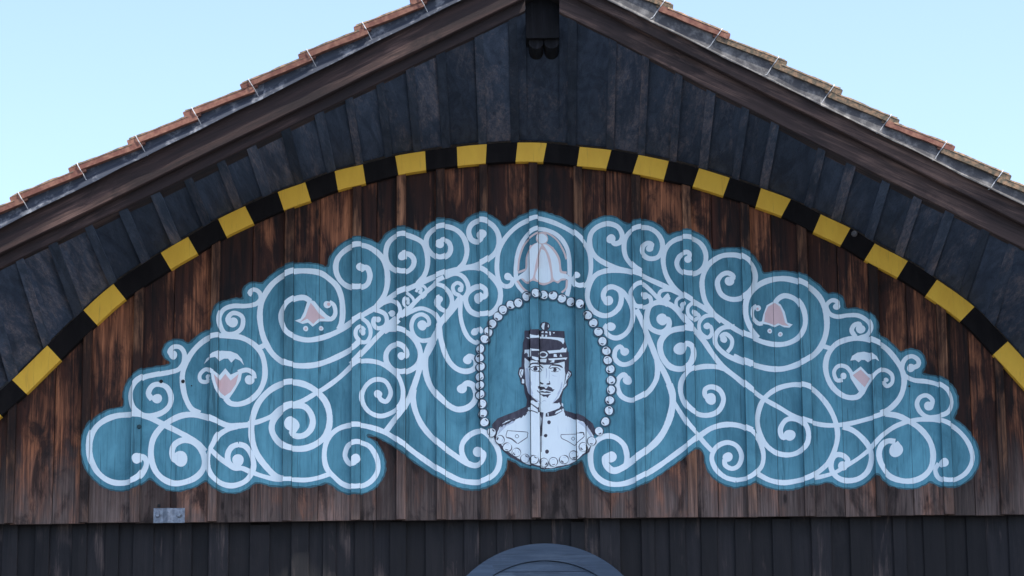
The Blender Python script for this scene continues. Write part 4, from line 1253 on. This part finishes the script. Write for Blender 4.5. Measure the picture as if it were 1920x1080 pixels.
# cap
mb = MB()
area(mb, 'R', '232,250 540,246 690,250 980,262 992,370 985,402 1030,560 1056,700 1066,850 1040,960 1000,1000 985,830 860,860 720,884 600,892 480,862 340,802 242,732 232,900 200,952 180,830 200,700 205,480 232,400', T0 + 0.0020, INK, jag=.2)
spot(mb, 'R', 620, 168, 88, T0 + 0.0021, INK)
for s in ('265,378 330,384 320,322 370,350 470,366 520,352 540,370 720,370 870,380 975,396 980,460 960,506 925,460 860,430 720,410 560,396 480,406 350,410 310,408',
          '235,612 355,605 355,760 296,742 298,690 265,665 235,690', '362,610 520,624 520,650 366,650',
          '660,626 900,610 955,566 985,596 1030,570 1016,655 860,665 700,680', '785,690 830,690 850,745 780,745', '890,740 915,685 945,740',
          '680,776 1040,755 1010,800 980,788 800,802 790,850 710,850 760,815 690,800', '510,790 650,780 636,850 520,840', '370,750 495,776 500,822 460,832 380,792',
          '552,172 575,116 620,104 606,180 602,236 565,216', '676,130 692,160 684,200 672,170',
          '545,292 560,262 595,264 590,298', '620,296 626,262 660,264 668,300', '550,368 556,326 592,328 588,370', '622,368 628,328 660,332 652,374',
          '698,268 730,272 732,340 704,338', '770,282 800,280 796,304 774,302', '240,760 300,812 340,850 330,870 270,850 232,800'):
    area(mb, 'R', s, T0 + 0.0023, WHT, jag=.2)
stroke(mb, 'R', 26, '515,700 540,662 600,652 650,680 655,715 620,748 560,752 520,725 514,700', T0 + 0.0024, WHT)
stroke(mb, 'R', 22, '350,830 420,850 480,855', T0 + 0.0024, WHT, taper0=.3)
mb.build('tall_cap', PM, port, False)

# pearls
PMAT = [M['halo'], M['ink'], M['white'], M['softink']]
rp = random.Random(5)
TP = T0 + 0.0028
idx = 0
for crop, s in PEARLS.items():
    for p in s.split():
        x, y = [float(q) for q in p.split(',')]
        mb = MB()
        e = TP + 0.0006 * (idx % 2)
        ox, oy, k = CROP[crop]
        cx, cy = ox + x / k, oy + y / k
        inside = 800 < cy and 918 < cx < 1125
        if not inside:
            paint(mb, [disc(cx + .5, cy + .6, 10.4, 16, 0.06, rp)], e, 0)
        paint(mb, [disc(cx, cy, 8.8, 18, 0.04, rp)], e + 0.0001, 1)
        paint(mb, [disc(cx, cy, 7.7, 18, 0.05, rp)], e + 0.0002, 2)
        a = rp.uniform(0.3, 2.6) if rp.random() < .7 else rp.uniform(3.4, 5.5)
        arc = [(cx + 5.2 * math.cos(a + d), cy + 5.2 * math.sin(a + d)) for d in (-.6, -.2, .2, .6)]
        paint(mb, stroke_polys(arc, rp.uniform(1.4, 3.2), rp, 0.2, 0.2), e + 0.0003, 1)
        a += math.pi + rp.uniform(-.5, .5)
        arc = [(cx + 4.6 * math.cos(a + d), cy + 4.6 * math.sin(a + d)) for d in (-.7, -.2, .2, .6)]
        paint(mb, stroke_polys(arc, 1.1, rp, 0.3, 0.3), e + 0.0003, 3)
        mb.build('painted_pearl', PMAT, mural, False)
        idx += 1
